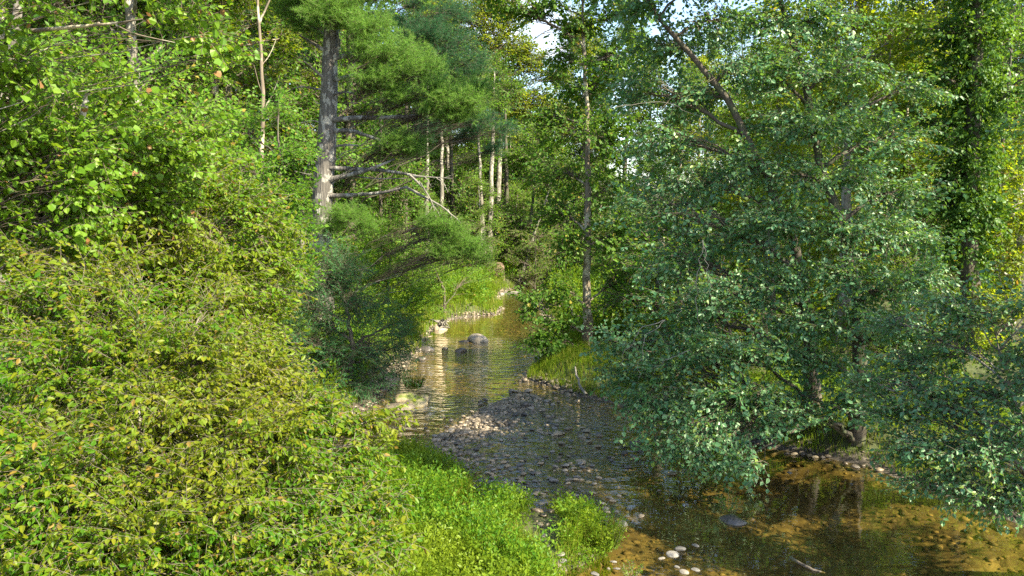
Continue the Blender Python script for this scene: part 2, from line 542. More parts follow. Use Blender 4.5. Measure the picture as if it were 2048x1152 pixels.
def height(x, y):
    x, y = np.asarray(x, float), np.asarray(y, float)
    wob = (fbm(x * 0.7, y * 0.7, 5, 3) - 0.5) * 0.9
    xl = np.interp(y, LB[:, 0], LB[:, 1]) + wob
    xr = np.interp(y, RB[:, 0], RB[:, 1]) + wob
    dl, dr = xl - x, x - xr
    d = np.maximum(dl, dr)
    sl = np.where(dl > dr, 0.20, 0.11)
    out = 0.08 + 0.62 * sstep(0.0, 1.6, d) + sl * np.maximum(d - 1.5, 0) * sstep(0, 12, d)
    out = np.minimum(out, 24 + 0.03 * d)
    out = out + 0.02 * np.maximum(y - 75, 0) + sstep(30, 110, np.abs(d)) * 2.5 * (fbm(x * 0.03, y * 0.03, 9) - 0.5)
    deep = 0.42 * sstep(0, 2.4, -d) + 0.06
    inn = -deep + 0.10 * (fbm(x * 1.6, y * 1.6, 2) - 0.5)
    bar = poly_sdf(x, y, BAR)
    wl_ = sstep(1.4, -1.8, x * 0.8 - (y - 22) * 0.35)
    inn = inn + (0.0 - inn - 0.062 + 0.045 * wl_ + 0.085 * (fbm(x * 1.6, y * 1.6, 4) - 0.5)) * sstep(0.9, -0.8, bar)
    isl = poly_sdf(x, y, ISLAND)
    inn = np.maximum(inn, inn + (0.25 + 0.15 * (fbm(x, y, 8) - 0.5) - inn) * sstep(0.25, -0.5, isl))
    t = sstep(-0.35, 0.15, d)
    return inn * (1 - t) + out * t + 0.05 * (fbm(x * 2, y * 2, 1) - 0.5) * t


def gz(x, y):
    return float(height(np.array([x]), np.array([y]))[0])


def axis_vals(segs):
    r = []
    for a, b, s in segs:
        r.append(np.arange(a, b, s))
    return np.concatenate(r + [[segs[-1][1]]])


xs = axis_vals([(-420, -120, 20), (-120, -40, 4), (-40, -14, 1.0), (-14, 14, 0.16), (14, 40, 1.0), (40, 120, 4), (120, 420, 20)])
ys = axis_vals([(-60, -12, 4), (-12, 8, 0.7), (8, 36, 0.14), (36, 66, 0.3), (66, 130, 2), (130, 900, 25)])
X, Y = np.meshgrid(xs, ys)
Z = height(X, Y)
mb = MB()
ny, nx = X.shape
ii = (np.arange(ny - 1)[:, None] * nx + np.arange(nx - 1)[None]).ravel()
mb.add(np.stack([X, Y, Z], -1).reshape(-1, 3), [np.stack([ii, ii + 1, ii + nx + 1, ii + nx], -1)])
tag(link('ground', mb.mesh('ground', [M['ground']], smooth=True)), kind='structure')

# water sheet (only where the stream runs)
wx = np.arange(-13, 13.01, 0.25)
wy = np.concatenate([np.arange(-10, 66, 0.25), np.arange(66, 92, 1.0)])
X, Y = np.meshgrid(wx, wy)
cx = 0.5 * (np.interp(Y, LB[:, 0], LB[:, 1]) + np.interp(Y, RB[:, 0], RB[:, 1]))
X = np.where(Y > 60, X + cx - 0.5 * (LB[14, 1] + RB[14, 1]), X)
ny, nx = X.shape
ii = (np.arange(ny - 1)[:, None] * nx + np.arange(nx - 1)[None]).ravel()
mb = MB()
mb.add(np.stack([X, Y, np.zeros_like(X)], -1).reshape(-1, 3), [np.stack([ii, ii + 1, ii + nx + 1, ii + nx], -1)])
me = mb.mesh('water', [M['water']], smooth=True)
rif = np.clip(sstep(19.0, 22.5, Y - 0.35 * X) * sstep(39, 33, Y) * (0.35 + 0.9 * fbm(X * 0.5, Y * 0.4, 11, 2)), 0, 1)
rif = np.maximum(rif, 0.42 * sstep(0.3, -0.8, poly_sdf(X, Y, BAR)))
rif = np.maximum(rif, 0.08 * sstep(39, 45, Y))
a = me.attributes.new('riffle', 'FLOAT', 'POINT')
a.data.foreach_set('value', rif.astype(np.float32).ravel())
foam = np.zeros_like(X)
for (px, py, rx, ry, am) in [(1000, 684, 0.6, 0.8, 0.7), (955, 690, 0.5, 0.5, 0.4), (940, 742, 1.3, 0.8, 0.40), (870, 818, 0.7, 0.9, 0.75), (890, 800, 0.7, 0.7, 0.35), (790, 855, 1.0, 0.8, 0.35), (1020, 730, 0.7, 0.7, 0.3)]:
    c0 = onz(px, py)
    foam = np.maximum(foam, am * np.exp(-(((X - c0[0]) / rx) ** 2 + ((Y - c0[1]) / ry) ** 2)))
a = me.attributes.new('foam', 'FLOAT', 'POINT')
a.data.foreach_set('value', foam.astype(np.float32).ravel())
tag(link('water', me), kind='structure')

# ---------------------------------------------------------------- foliage
# spray kinds: L main twig, sec side twigs, sl side length, leaf length, w leaf width ratio, droop, gap between leaves, shape
KINDS = {
    'hazel': dict(L=0.62, sec=5, sl=0.34, leaf=0.070, w=0.54, droop=0.85, gap=0.037, shape='oval', arch=-0.16),
    'hazel_big': dict(L=0.75, sec=5, sl=0.40, leaf=0.092, w=0.52, droop=0.65, gap=0.052, shape='oval', arch=-0.14),
    'maple': dict(L=0.75, sec=4, sl=0.42, leaf=0.082, w=0.95, droop=0.65, gap=0.056, shape='oval', arch=-0.10),
    'alder': dict(L=0.95, sec=5, sl=0.52, leaf=0.115, w=0.74, droop=0.40, gap=0.075, shape='oval', arch=-0.18),
    'sycamore': dict(L=1.0, sec=4, sl=0.55, leaf=0.145, w=0.9, droop=0.45, gap=0.105, shape='oval', arch=-0.12),
    'small': dict(L=0.85, sec=6, sl=0.48, leaf=0.085, w=0.6, droop=0.25, gap=0.055, shape='rhomb', arch=-0.08),
    'layer': dict(L=1.1, sec=6, sl=0.65, leaf=0.13, w=0.75, droop=0.15, gap=0.085, shape='rhomb', arch=-0.05),
    'willow': dict(L=0.9, sec=6, sl=0.45, leaf=0.12, w=0.22, droop=0.35, gap=0.045, shape='rhomb', arch=-0.15),
    'bush': dict(L=0.7, sec=6, sl=0.36, leaf=0.10, w=0.45, droop=0.10, gap=0.05, shape='rhomb', arch=-0.05),
    'far': dict(L=1.5, sec=6, sl=0.85, leaf=0.21, w=0.72, droop=0.25, gap=0.14, shape='rhomb', arch=-0.10),
    'ivy': dict(L=0.5, sec=4, sl=0.25, leaf=0.12, w=0.9, droop=0.9, gap=0.07, shape='rhomb', arch=-0.3),
    'weed': dict(L=0.34, sec=4, sl=0.15, leaf=0.060, w=0.5, droop=-0.05, gap=0.040, shape='rhomb', arch=0.0),
    'pine': dict(L=0.60, sec=4, sl=0.30, shape='needle', arch=0.10),
}
SHAPES = {
    'oval': (np.array([[0, 0, 0], [0.30, -0.5, 0.10], [0.70, -0.36, 0.06], [1, 0, -0.10], [0.70, 0.36, 0.06], [0.30, 0.5, 0.10]]),
             [np.array([[0, 3, 2, 1], [0, 5, 4, 3]])]),
    'rhomb': (np.array([[0, 0, 0], [0.42, -0.5, 0.10], [1, 0, -0.05], [0.42, 0.5, 0.10]]), [np.array([[0, 2, 1], [0, 3, 2]])]),
    'needle': (np.array([[0, -0.5, 0], [0, 0.5, 0], [1, 0, 0]]), [np.array([[0, 1, 2]])]),
}


def make_proto(kind, rng):
    K = KINDS[kind]
    ax = []                                                     # twig polylines
    L = K['L'] * rng.uniform(0.85, 1.15)
    n = 6
    t = np.linspace(0, 1, n)
    main = np.stack([t * L, 0.05 * L * np.sin(t * 3 + rng.uniform(0, 6)), K['arch'] * L * t ** 2], -1)
    ax.append(main)
    side = rng.choice([-1, 1])
    for k in range(K['sec']):
        u = 0.15 + 0.75 * k / max(1, K['sec'] - 1)
        o = np.array([np.interp(u, t, main[:, c]) for c in range(3)])
        side = -side
        a = side * rng.uniform(0.6, 1.05)
        sl = K['sl'] * (1.1 - 0.6 * u) * rng.uniform(0.7, 1.2)
        tt = np.linspace(0, 1, 4)
        zz = rng.uniform(-0.22, 0.25)
        ax.append(o + np.stack([tt * sl * math.cos(a), tt * sl * math.sin(a), zz * tt * sl + K['arch'] * sl * tt ** 2], -1))
    P, D, Nn, S = [], [], [], []
    A, B = [], []
    for pl in ax:
        A.append(pl[:-1]); B.append(pl[1:])
        seg = np.linalg.norm(np.diff(pl, axis=0), axis=1)
        tot = seg.sum()
        if kind == 'pine':
            s = np.arange(tot * 0.25, tot + 0.01, 0.075)
            for q in s:
                o = np.array([np.interp(q / tot, np.linspace(0, 1, len(pl)), pl[:, c]) for c in range(3)])
                fwd = norm(pl[-1] - pl[0])
                for _ in range(8):
                    d = norm(fwd * 0.75 + rng.normal(0, 0.55, 3) + np.array([0, 0, 0.18]))
                    P.append(o); D.append(d); Nn.append(norm(rng.normal(0, 1, 3)))
                    S.append((rng.uniform(0.10, 0.15), 0.0085))
            continue
        s = np.arange(K['gap'] * rng.uniform(0.5, 1.5), tot + 0.005, K['gap'])
        sd = 1
        for q in s:
            o = np.array([np.interp(q / tot, np.linspace(0, 1, len(pl)), pl[:, c]) for c in range(3)])
            fwd = norm(pl[-1] - pl[0])
            sd = -sd
            lat = np.cross([0, 0, 1], fwd)
            d = fwd * rng.uniform(0.3, 0.9) + lat * sd * rng.uniform(0.4, 1.0)
            d = norm(d + np.array([0, 0, -1]) * (K['droop'] * rng.uniform(0.3, 1.8) + rng.normal(0, 0.12)))
            up = np.array([0, 0, 1.0]) + rng.normal(0, 0.55, 3)
            nn = norm(up - d * (up @ d))
            l = K['leaf'] * rng.uniform(0.45, 1.2)
            P.append(o); D.append(d); Nn.append(nn); S.append((l, l * K['w'] * rng.uniform(0.85, 1.1)))
    P, D, Nn, S = map(np.array, (P, D, Nn, S))
    shp, fc = SHAPES[K['shape']]
    Wd = np.cross(Nn, D)
    V = P[:, None] + shp[None, :, 0:1] * S[:, None, 0:1] * D[:, None] + shp[None, :, 1:2] * S[:, None, 1:2] * Wd[:, None] + shp[None, :, 2:3] * S[:, None, 1:2] * Nn[:, None]
    k = len(shp)
    fs = [(np.arange(len(P))[:, None, None] * k + f[None]).reshape(-1, f.shape[1]) for f in fc]
    A, B = np.concatenate(A), np.concatenate(B)
    return V.reshape(-1, 3), fs, A, B


PROTO = {}


def protos(kind):
    if kind not in PROTO:
        r = np.random.default_rng(len(PROTO) * 31 + 5)
        PROTO[kind] = [make_proto(kind, r) for _ in range(7)]
    return PROTO[kind]


def sprays(mb, kind, O, D, scale=1.0, leaf_slot=0, twig_slot=1, twig=True, tw=0.004, rng=RNG, keep=1.0):
    """put one spray of the kind at every origin O pointing along D, all into mb"""
    O, D = np.asarray(O, float), norm(np.asarray(D, float))
    n = len(O)
    if n == 0: return
    pid = rng.integers(0, 7, n)
    sc = scale * rng.uniform(0.8, 1.2, n)
    up = np.array([0, 0, 1.0]) + rng.normal(0, 0.48, (n, 3))
    s = norm(np.cross(up, D))
    u = np.cross(D, s)
    R = np.stack([D, s, u], -1)                                # columns
    for p in range(7):
        m = pid == p
        if not m.any(): continue
        V, fs, A, B = protos(kind)[p]
        q = m.sum()
        T = np.einsum('mij,vj->mvi', R[m], V) * sc[m][:, None, None] + O[m][:, None]
        off = np.arange(q)[:, None, None] * len(V)
        mb.add(T.reshape(-1, 3), [(f[None] + off).reshape(-1, f.shape[1]) for f in fs], leaf_slot)
        if twig:
            a = np.einsum('mij,vj->mvi', R[m], A) * sc[m][:, None, None] + O[m][:, None]
            b = np.einsum('mij,vj->mvi', R[m], B) * sc[m][:, None, None] + O[m][:, None]
            sticks(mb, a.reshape(-1, 3), b.reshape(-1, 3), tw, tw * 0.7, twig_slot)


def bez(a, b, c, n):
    t = np.linspace(0, 1, n)[:, None]
    return (1 - t) ** 2 * a + 2 * t * (1 - t) * b + t * t * c


def smooth_path(pts, n, jit=0.0, seed=0):
    pts = np.asarray(pts, float)
    s = np.concatenate([[0], np.cumsum(np.linalg.norm(np.diff(pts, axis=0), axis=1))])
    t = np.linspace(0, s[-1], n)
    P = np.stack([np.interp(t, s, pts[:, k]) for k in range(3)], -1)
    for _ in range(2):
        P[1:-1] = 0.25 * P[:-2] + 0.5 * P[1:-1] + 0.25 * P[2:]
    if jit:
        r = np.random.default_rng(seed).normal(0, jit, (n, 3))
        r[0] = 0
        P = P + r * np.array([1, 1, 0.2])
    return P


def crown(mw, ml, trunk, trad, blobs, kind, dens, scale=1.0, limb=0.05, out=0.75, sag=-0.1, rng=RNG, tw=0.004, shell=0.42, wood_slot=0, limbs=True, tside=5):
    """limbs from the trunk into every clump, thinner branches from the limb to every spray"""
    for (c, r) in blobs:
        c, r = np.asarray(c, float), np.asarray(r, float)
        n = max(5, int(dens * (r[0] * r[1] + r[1] * r[2] + r[0] * r[2])))
        hd = np.hypot(trunk[:, 0] - c[0], trunk[:, 1] - c[1])
        want = c[2] - 0.45 * hd
        k = int(np.argmin(np.abs(trunk[:, 2] - want) + 0.15 * hd))
        a = trunk[k]
        mid = 0.5 * (a + c) + np.array([0, 0, 0.10 * np.linalg.norm(c - a)])
        lp = bez(a, mid, c, 9)
        lp[1:-1] += rng.normal(0, 0.02 * np.linalg.norm(c - a), (7, 3))
        tr = np.interp(k / (len(trunk) - 1), np.linspace(0, 1, len(trad)), trad)
        lr = min(limb, tr * 0.65)
        if limbs:
            tube(mw, lp, [lr, lr * 0.35], tside, wood_slot)
        d = norm(rng.normal(0, 1, (n, 3)))
        u = rng.random((n, 1)) ** shell * rng.uniform(0.85, 1.22, (n, 1))
        Ls = KINDS[kind]['L'] * scale
        p = c + d * u * np.maximum(r - 0.22 * Ls, 0.4 * r)
        dr = 0.55 * (p - c) / r + 0.75 * norm(p - a) + np.array([0, 0, sag]) + rng.normal(0, 0.33, (n, 3))
        dr = norm(dr)
        o = p - dr * Ls * 0.5
        li = rng.integers(3, 9, n)
        src = lp[li]
        cand = lp[np.clip(li - 2, 0, 8)]
        src = np.where((np.linalg.norm(cand - o, axis=1) < np.linalg.norm(src - o, axis=1))[:, None], cand, src)
        sticks(ml, src, o, min(0.006 if kind == 'pine' else 0.014, lr * 0.5) * np.ones(n), tw * 1.3, 1, sag=0.06, seg=3, wob=0.03, rng=rng)
        sprays(ml, kind, o, dr, scale, 0, 1, True, tw, rng)


def tree(name, label, cat, base, trunk, trad, blobs, kind, leaf, bark, dens, group=None, twig='twig_dark', sides=10, seed=1, flare=0.5, extra=None, rough=0.12, **kw):
    rng = np.random.default_rng(seed)
    base = np.asarray(base, float)
    tp = smooth_path(trunk, 26, 0.025, seed)
    mw, ml = MB(), MB()
    tube(mw, tp, trad, sides, 0, rough, seed, flare)
    crown(mw, ml, tp, trad, blobs, kind, dens, rng=rng, **kw)
    if extra: extra(mw, ml, tp, rng)
    e = thing(name, label, cat, base, group)
    link('trunk', mw.mesh('trunk', [M[bark], M[twig], M['dead_wood'], M['pale_bark']], base, smooth=True), e)
    link('crown', ml.mesh('crown', [M[leaf], M[twig]], base, smooth=[1]), e)
    return e


def Bl(px, py, Y, r, ry=None, rd=None):
    """clump centre and radii: photo pixels at distance Y turned into metres"""
    m = Y / F
    ry = ry or r
    return (at(px, py, Y), (r * m, (rd or 0.8 * r) * m, ry * m))


def ground_at(x, y, dz=-0.1):
    return np.array([x, y, gz(x, y) + dz])


def path_px(base, pts):
    return [base] + [at(*p) for p in pts]


# ---- left side, nearest the camera
b = ground_at(-4.6, 8.2)
tree('hazel_tree', 'nearest yellow-green hazel with drooping brown-tinged leaves, hanging over the grass bank and stream', 'tree', b,
     [b, b + [0.1, 0.1, 1.4], b + [0.3, 0.2, 2.2], at(330, 800, 9.0)], [0.14, 0.09, 0.02],
     [Bl(60, 620, 9.4, 150, 120), Bl(190, 600, 9.2, 130, 90), Bl(230, 720, 8.8, 150), Bl(90, 800, 8.2, 170), Bl(390, 720, 9.0, 130, 110), Bl(500, 770, 9.0, 120, 105),
      Bl(330, 860, 8.2, 170), Bl(480, 910, 8.2, 160), Bl(600, 810, 9.0, 75, 50), Bl(590, 870, 8.7, 80), Bl(690, 845, 9.1, 70, 38), Bl(600, 985, 8.4, 120, 90), Bl(690, 930, 8.8, 60, 42),
      Bl(690, 1010, 8.6, 85, 60), Bl(700, 1090, 8.3, 85, 70), Bl(560, 1090, 7.8, 140), Bl(380, 1060, 7.6, 170), Bl(180, 980, 7.5, 190), Bl(40, 960, 7.2, 150),
      Bl(250, 1160, 7.0, 190), Bl(60, 1150, 6.8, 170), Bl(480, 1200, 7.2, 160), Bl(660, 1190, 7.6, 110), Bl(752, 835, 9.2, 34, 14), Bl(745, 985, 8.7, 40, 18), Bl(765, 1000, 8.7, 30, 12), Bl(755, 1085, 8.4, 40, 30), Bl(725, 885, 8.9, 40, 16), Bl(420, 600, 9.8, 60, 26), Bl(250, 520, 9.8, 60, 26), Bl(80, 500, 9.8, 60, 26)],
     'hazel', 'leaf_near', 'grey_bark', 70, twig='twig', seed=11, limb=0.03, tw=0.0028, out=0.8, sag=-0.12)
b = ground_at(-5.6, 13.4)
tree('hazel_tree', 'taller yellow-green hazel rising behind the nearest one, in front of the big pine', 'tree', b,
     [b, b + [0.1, 0, 2.0], at(400, 520, 13.2), at(400, 380, 13.0)], [0.15, 0.11, 0.07, 0.03],
     [Bl(90, 500, 12.4, 120, 90), Bl(250, 500, 12.6, 130), Bl(300, 390, 13, 110), Bl(400, 360, 13.2, 95, 80), Bl(420, 480, 13, 130), Bl(500, 420, 13.3, 80, 70), Bl(540, 520, 13.3, 85, 90),
      Bl(430, 600, 12.6, 130), Bl(540, 620, 13, 50, 46), Bl(300, 600, 12.2, 140), Bl(120, 600, 12, 130), Bl(230, 430, 11.6, 110, 70), Bl(330, 460, 12, 90, 70), Bl(120, 470, 11.4, 110, 60), Bl(330, 330, 12.4, 80, 50), Bl(500, 690, 12.6, 80), Bl(570, 760, 12.4, 50)],
     'hazel_big', 'leaf_near_back', 'grey_bark', 34, twig='twig', seed=12, limb=0.05, sag=-0.1)
b = ground_at(-10.0, 11.0)
tree('maple_tree', 'bright broad-leaved maple filling the left edge above the hazels', 'tree', b,
     [b, b + [0.2, 0, 3], at(-20, 300, 10.8), at(40, 60, 10.6), at(60, -120, 10.6)], [0.22, 0.18, 0.13, 0.08, 0.04],
     [Bl(40, 440, 10.5, 140), Bl(50, 290, 10.2, 130, 110), Bl(180, 290, 10.8, 130, 100), Bl(160, 400, 11.0, 130), Bl(300, 290, 11.2, 110, 80), Bl(330, 380, 11.6, 80),
      Bl(20, 140, 9.6, 110, 70), Bl(220, 200, 11.4, 90, 50), Bl(-60, 250, 10, 120), Bl(165, 262, 9.9, 50, 32), Bl(160, 305, 9.8, 70, 50), Bl(150, 360, 9.8, 80, 60), Bl(150, 420, 9.9, 80, 60), Bl(150, 470, 9.9, 80, 50), Bl(400, 260, 12.0, 50, 40)],
     'maple', 'leaf_maple', 'grey_bark', 36, seed=13, limb=0.02, sag=-0.05)


def bare_limb(mw, ml, tp, rng):
    P = smooth_path([at(60, 62, 9.6), at(170, 52, 9.4), at(240, 46, 9.2), at(286, 38, 9.0)], 12, 0.004, 3)
    tube(mw, P, [0.024, 0.019, 0.006], 7, 3)
    tube(mw, smooth_path([at(232, 50, 9.2), at(265, 68, 9.1), at(300, 75, 9.1), at(350, 85, 9.1)], 8), [0.010, 0.003], 5, 3)


b = ground_at(-9.2, 9.2)
tree('maple_tree', 'overhanging maple across the upper left corner with one bare pale limb', 'tree', b,
     [b, b + [0, 0, 4], at(-150, 100, 9.4), at(-120, -200, 9.4)], [0.2, 0.17, 0.13, 0.08],
     [Bl(60, -10, 9.0, 120, 60), Bl(200, -30, 9.3, 110, 60), Bl(330, 20, 9.6, 90, 50), Bl(400, 70, 9.8, 60, 35), Bl(450, 100, 10, 50, 30), Bl(-20, 80, 9, 100, 60), Bl(330, -50, 9.6, 120, 50),
      Bl(100, 100, 10.4, 90, 40)],
     'maple', 'leaf_maple', 'grey_bark', 15, seed=14, limb=0.010, extra=bare_limb)

# ---- left side, middle distance
b = ground_at(-9.0, 23.5)
tree('maple_tree', 'light green maple with layered boughs just left of the big pine trunk', 'tree', b,
     [b, b + [0, 0, 3], at(560, 380, 24), at(556, 230, 24)], [0.13, 0.09, 0.05, 0.02],
     [Bl(575, 310, 24, 62, 34), Bl(530, 380, 24, 80, 40), Bl(575, 400, 23.5, 50, 38), Bl(540, 450, 23.5, 80, 45), Bl(580, 470, 23, 45, 36), Bl(480, 330, 25, 80, 45), Bl(555, 230, 25, 60, 40),
      Bl(470, 250, 26, 70, 45), Bl(450, 420, 24, 70, 50), Bl(590, 540, 23.5, 55, 45)],
     'layer', 'leaf_light', 'brown_bark', 13, seed=15, sag=0.0)
b = ground_at(-5.2, 25)
tree('willow_shrub', 'dark blue-green willow shrub in shade leaning over the left bank', 'shrub', b,
     [b, b + [0.2, 0, 1.2], at(690, 600, 25)], [0.10, 0.08, 0.04],
     [Bl(640, 560, 25.4, 80, 65), Bl(590, 600, 24.6, 60, 60), Bl(590, 680, 24.2, 60, 60), Bl(800, 690, 25.4, 44, 50), Bl(800, 640, 26, 34, 40), Bl(630, 515, 25.6, 50, 36), Bl(670, 540, 25.2, 50, 40), Bl(710, 600, 25.4, 90), Bl(640, 650, 25, 85), Bl(740, 690, 25, 85, 75), Bl(660, 730, 24.6, 90, 60), Bl(780, 730, 25, 50, 55), Bl(600, 690, 24.6, 70), Bl(640, 790, 24, 60, 40), Bl(720, 775, 24.4, 60, 36), Bl(690, 530, 26, 55, 45)],
     'willow', 'leaf_willow', 'brown_bark', 15, seed=16, sag=-0.15)
b = ground_at(-6.0, 38)
tree('willow_shrub', 'sunlit bright green bush on the left bank behind the shaded willow', 'shrub', b,
     [b, b + [0.1, 0, 1.5], at(780, 520, 38)], [0.10, 0.07, 0.04],
     [Bl(745, 480, 38.5, 70, 50), Bl(800, 540, 38, 75, 55), Bl(740, 560, 37.5, 70, 60), Bl(840, 600, 38, 45, 50), Bl(820, 640, 37.5, 40, 34), Bl(700, 530, 38, 50, 60), Bl(770, 620, 37, 50, 50)],
     'bush', 'leaf_bush', 'brown_bark', 7.5, seed=17, scale=1.5, sag=0.1)
b = ground_at(-3.8, 44)
tree('willow_shrub', 'rounded yellow-green bush on the grassy left bank below the pine boughs', 'shrub', b,
     [b, b + [0.1, 0, 1.5], at(870, 540, 44)], [0.08, 0.05],
     [Bl(870, 560, 44, 40, 50), Bl(900, 520, 45, 50, 45), Bl(935, 560, 46.5, 38, 36), Bl(880, 610, 43.5, 30, 28), Bl(840, 500, 45, 50, 45)],
     'bush', 'leaf_bush', 'brown_bark', 6, seed=18, scale=1.5, sag=0.1)

# ---- the big pine
PB = ground_at(-8.1, 34, -0.2)
PY = 34.0


def pine_branches(mw, ml, tp, rng):
    def br(pts, r0, r1, slot=0, Y0=33.8):
        n = len(pts)
        Ys = [p[2] if len(p) > 2 else Y0 for p in pts]
        tube(mw, smooth_path([at(p[0], p[1], y) for p, y in zip(pts, Ys)], 12, 0.015, abs(int(pts[0][1]))), [r0, r1], 7, slot)
    br([(664, 128), (678, 95), (676, 70)], 0.12, 0.05)
    br([(668, 118), (690, 112), (740, 92, 33), (790, 90, 32.5)], 0.11, 0.05)
    br([(668, 160), (700, 152), (745, 148, 33)], 0.10, 0.06)
    br([(668, 188), (690, 184), (708, 187)], 0.06, 0.035)
    br([(666, 240), (700, 236), (770, 236, 33), (835, 231, 32.5), (900, 222, 32)], 0.12, 0.05)
    br([(668, 262), (700, 260), (735, 272, 33), (775, 286, 32.5)], 0.10, 0.05)
    br([(664, 294), (690, 290), (716, 291)], 0.06, 0.03)
    br([(658, 336), (720, 338), (780, 342, 33), (832, 352, 32.5)], 0.10, 0.055)
    br([(832, 352, 32.5), (870, 355, 32.3), (905, 357, 32)], 0.04, 0.012, 2)
    br([(655, 360), (690, 352), (735, 342, 33), (790, 318, 33)], 0.12, 0.05)
    br([(700, 352), (760, 358, 33), (815, 357, 33)], 0.04, 0.02)
    br([(655, 392), (700, 391), (765, 386, 33), (812, 374, 32.8)], 0.10, 0.05)
    br([(812, 374, 32.8), (850, 395, 32.4), (885, 412, 32), (922, 446, 31.8)], 0.06, 0.025, 2)
    br([(820, 350, 32.5), (850, 378, 32.3), (866, 408, 32.2), (880, 432, 32)], 0.05, 0.015, 2)
    for a in [((850, 378), (868, 372)), ((858, 392), (846, 412)), ((866, 408), (884, 425)), ((866, 408), (852, 430)), ((872, 355), (890, 372)), ((880, 356), (896, 385)), ((850, 354), (862, 372)),
              ((895, 418), (905, 446)), ((838, 362), (858, 395)), ((862, 400), (872, 440)), ((885, 357), (908, 348))]:
        br([(a[0][0], a[0][1], 32.2), ((a[0][0] + a[1][0]) / 2 + 2, (a[0][1] + a[1][1]) / 2, 32.1), (a[1][0], a[1][1], 32)], 0.02, 0.008, 2)
    # left side stubs
    br([(652, 160), (630, 142), (608, 122, 33)], 0.07, 0.03, 2)
    br([(655, 105), (630, 90), (600, 70, 33)], 0.08, 0.03)
    br([(650, 215), (625, 200)], 0.03, 0.012, 2)
    br([(648, 250), (630, 240), (600, 246)], 0.03, 0.01, 2)
    br([(642, 340), (620, 350), (590, 342)], 0.025, 0.008, 2)
    br([(650, 330), (610, 318), (585, 322)], 0.02, 0.008, 2)
    br([(648, 180), (600, 172, 34.5), (560, 190, 35)], 0.05, 0.015)
    for y in (45, 20, -10, -60, -120):
        s = rng.choice([-1, 1])
        br([(665, y), (665 + s * 40, y - 15), (665 + s * 90, y - 20, 33)], 0.09, 0.04)


pb = [Bl(690, 25, 33, 75, 45), Bl(740, 60, 32.5, 60, 32), Bl(650, 20, 32.5, 50, 40), Bl(620, 50, 35, 50, 40), Bl(590, 15, 35, 50, 40), Bl(720, 105, 32.5, 38, 20), Bl(790, 105, 32.4, 65, 32),
      Bl(840, 135, 32.2, 55, 26), Bl(760, 160, 32.6, 70, 28), Bl(800, 195, 32.6, 50, 24), Bl(880, 180, 32, 55, 24), Bl(925, 205, 31.8, 60, 30), Bl(870, 215, 32, 50, 22), Bl(955, 180, 32.5, 40, 26),
      Bl(900, 235, 32, 45, 18), Bl(795, 285, 32.6, 48, 20), Bl(830, 300, 33, 38, 22), Bl(760, 300, 33, 25, 14), Bl(690, 430, 32.8, 48, 22), Bl(660, 455, 33, 35, 20), Bl(730, 455, 32.6, 30, 20),
      Bl(860, 450, 32, 36, 30), Bl(900, 470, 32, 45, 36), Bl(940, 500, 32, 42, 28), Bl(885, 505, 32, 42, 24), Bl(965, 520, 32.5, 22, 14), 
      Bl(700, -60, 34, 110, 60), Bl(800, -30, 33, 70, 30), Bl(620, -40, 34, 80, 50), Bl(660, -160, 34, 90, 80)]
tree('pine_tree', 'tall white pine with thick grey trunk and dead drooping lower limbs over the stream', 'tree', PB,
     [PB, at(640, 480, PY), at(652, 300, PY), at(660, 130, PY), at(664, 40, PY), at(666, -200, PY), at(668, -420, PY)], [0.48, 0.44, 0.40, 0.33, 0.28, 0.2, 0.06],
     pb, 'pine', 'needle', 'pine_bark', 42, seed=21, sides=18, extra=pine_branches, limb=0.016, sag=0.05, flare=0.25, tw=0.006, scale=1.25, rough=0.10)
b = ground_at(-9.5, 47)
tree('pine_tree', 'darker pine behind the big pine, its shaded blue-green boughs against the sky', 'tree', b,
     [b, at(700, 200, 47), at(705, -50, 47), at(708, -330, 47)], [0.4, 0.33, 0.25, 0.06],
     [Bl(850, 60, 45, 60, 30), Bl(900, 90, 45, 60, 34), Bl(820, 90, 45, 50, 34), Bl(880, 140, 45, 60, 28), Bl(940, 130, 45, 45, 34), Bl(960, 240, 45, 45, 26), Bl(1010, 260, 45, 30, 20), Bl(905, 25, 46, 50, 26),
      Bl(780, 40, 46, 40, 24), Bl(600, 120, 47, 60, 30), Bl(560, 60, 47, 60, 40), Bl(540, 200, 47, 40, 24), Bl(930, 270, 46, 40, 22), Bl(860, 260, 46, 40, 26), Bl(840, 5, 46, 40, 20), Bl(980, 300, 46, 34, 20)],
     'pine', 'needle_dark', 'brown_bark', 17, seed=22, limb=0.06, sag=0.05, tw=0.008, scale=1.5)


def snag(name, label, base, pts, rad, bark, forks, group=None):
    mw, mbr = MB(), MB()
    tube(mw, smooth_path([base] + pts, 20, 0.02, 5), rad, 8, 0, 0.1, 3, 0.3)
    for f, r in forks:
        tube(mbr, smooth_path(f, 9, 0.012, 2), [r, r * 0.4], 6)
    e = thing(name, label, 'tree', base, group)
    link('trunk', mw.mesh('trunk', [M[bark]], base, smooth=True), e)
    if forks: link('branches', mbr.mesh('branches', [M[bark]], base, smooth=True), e)
    return e


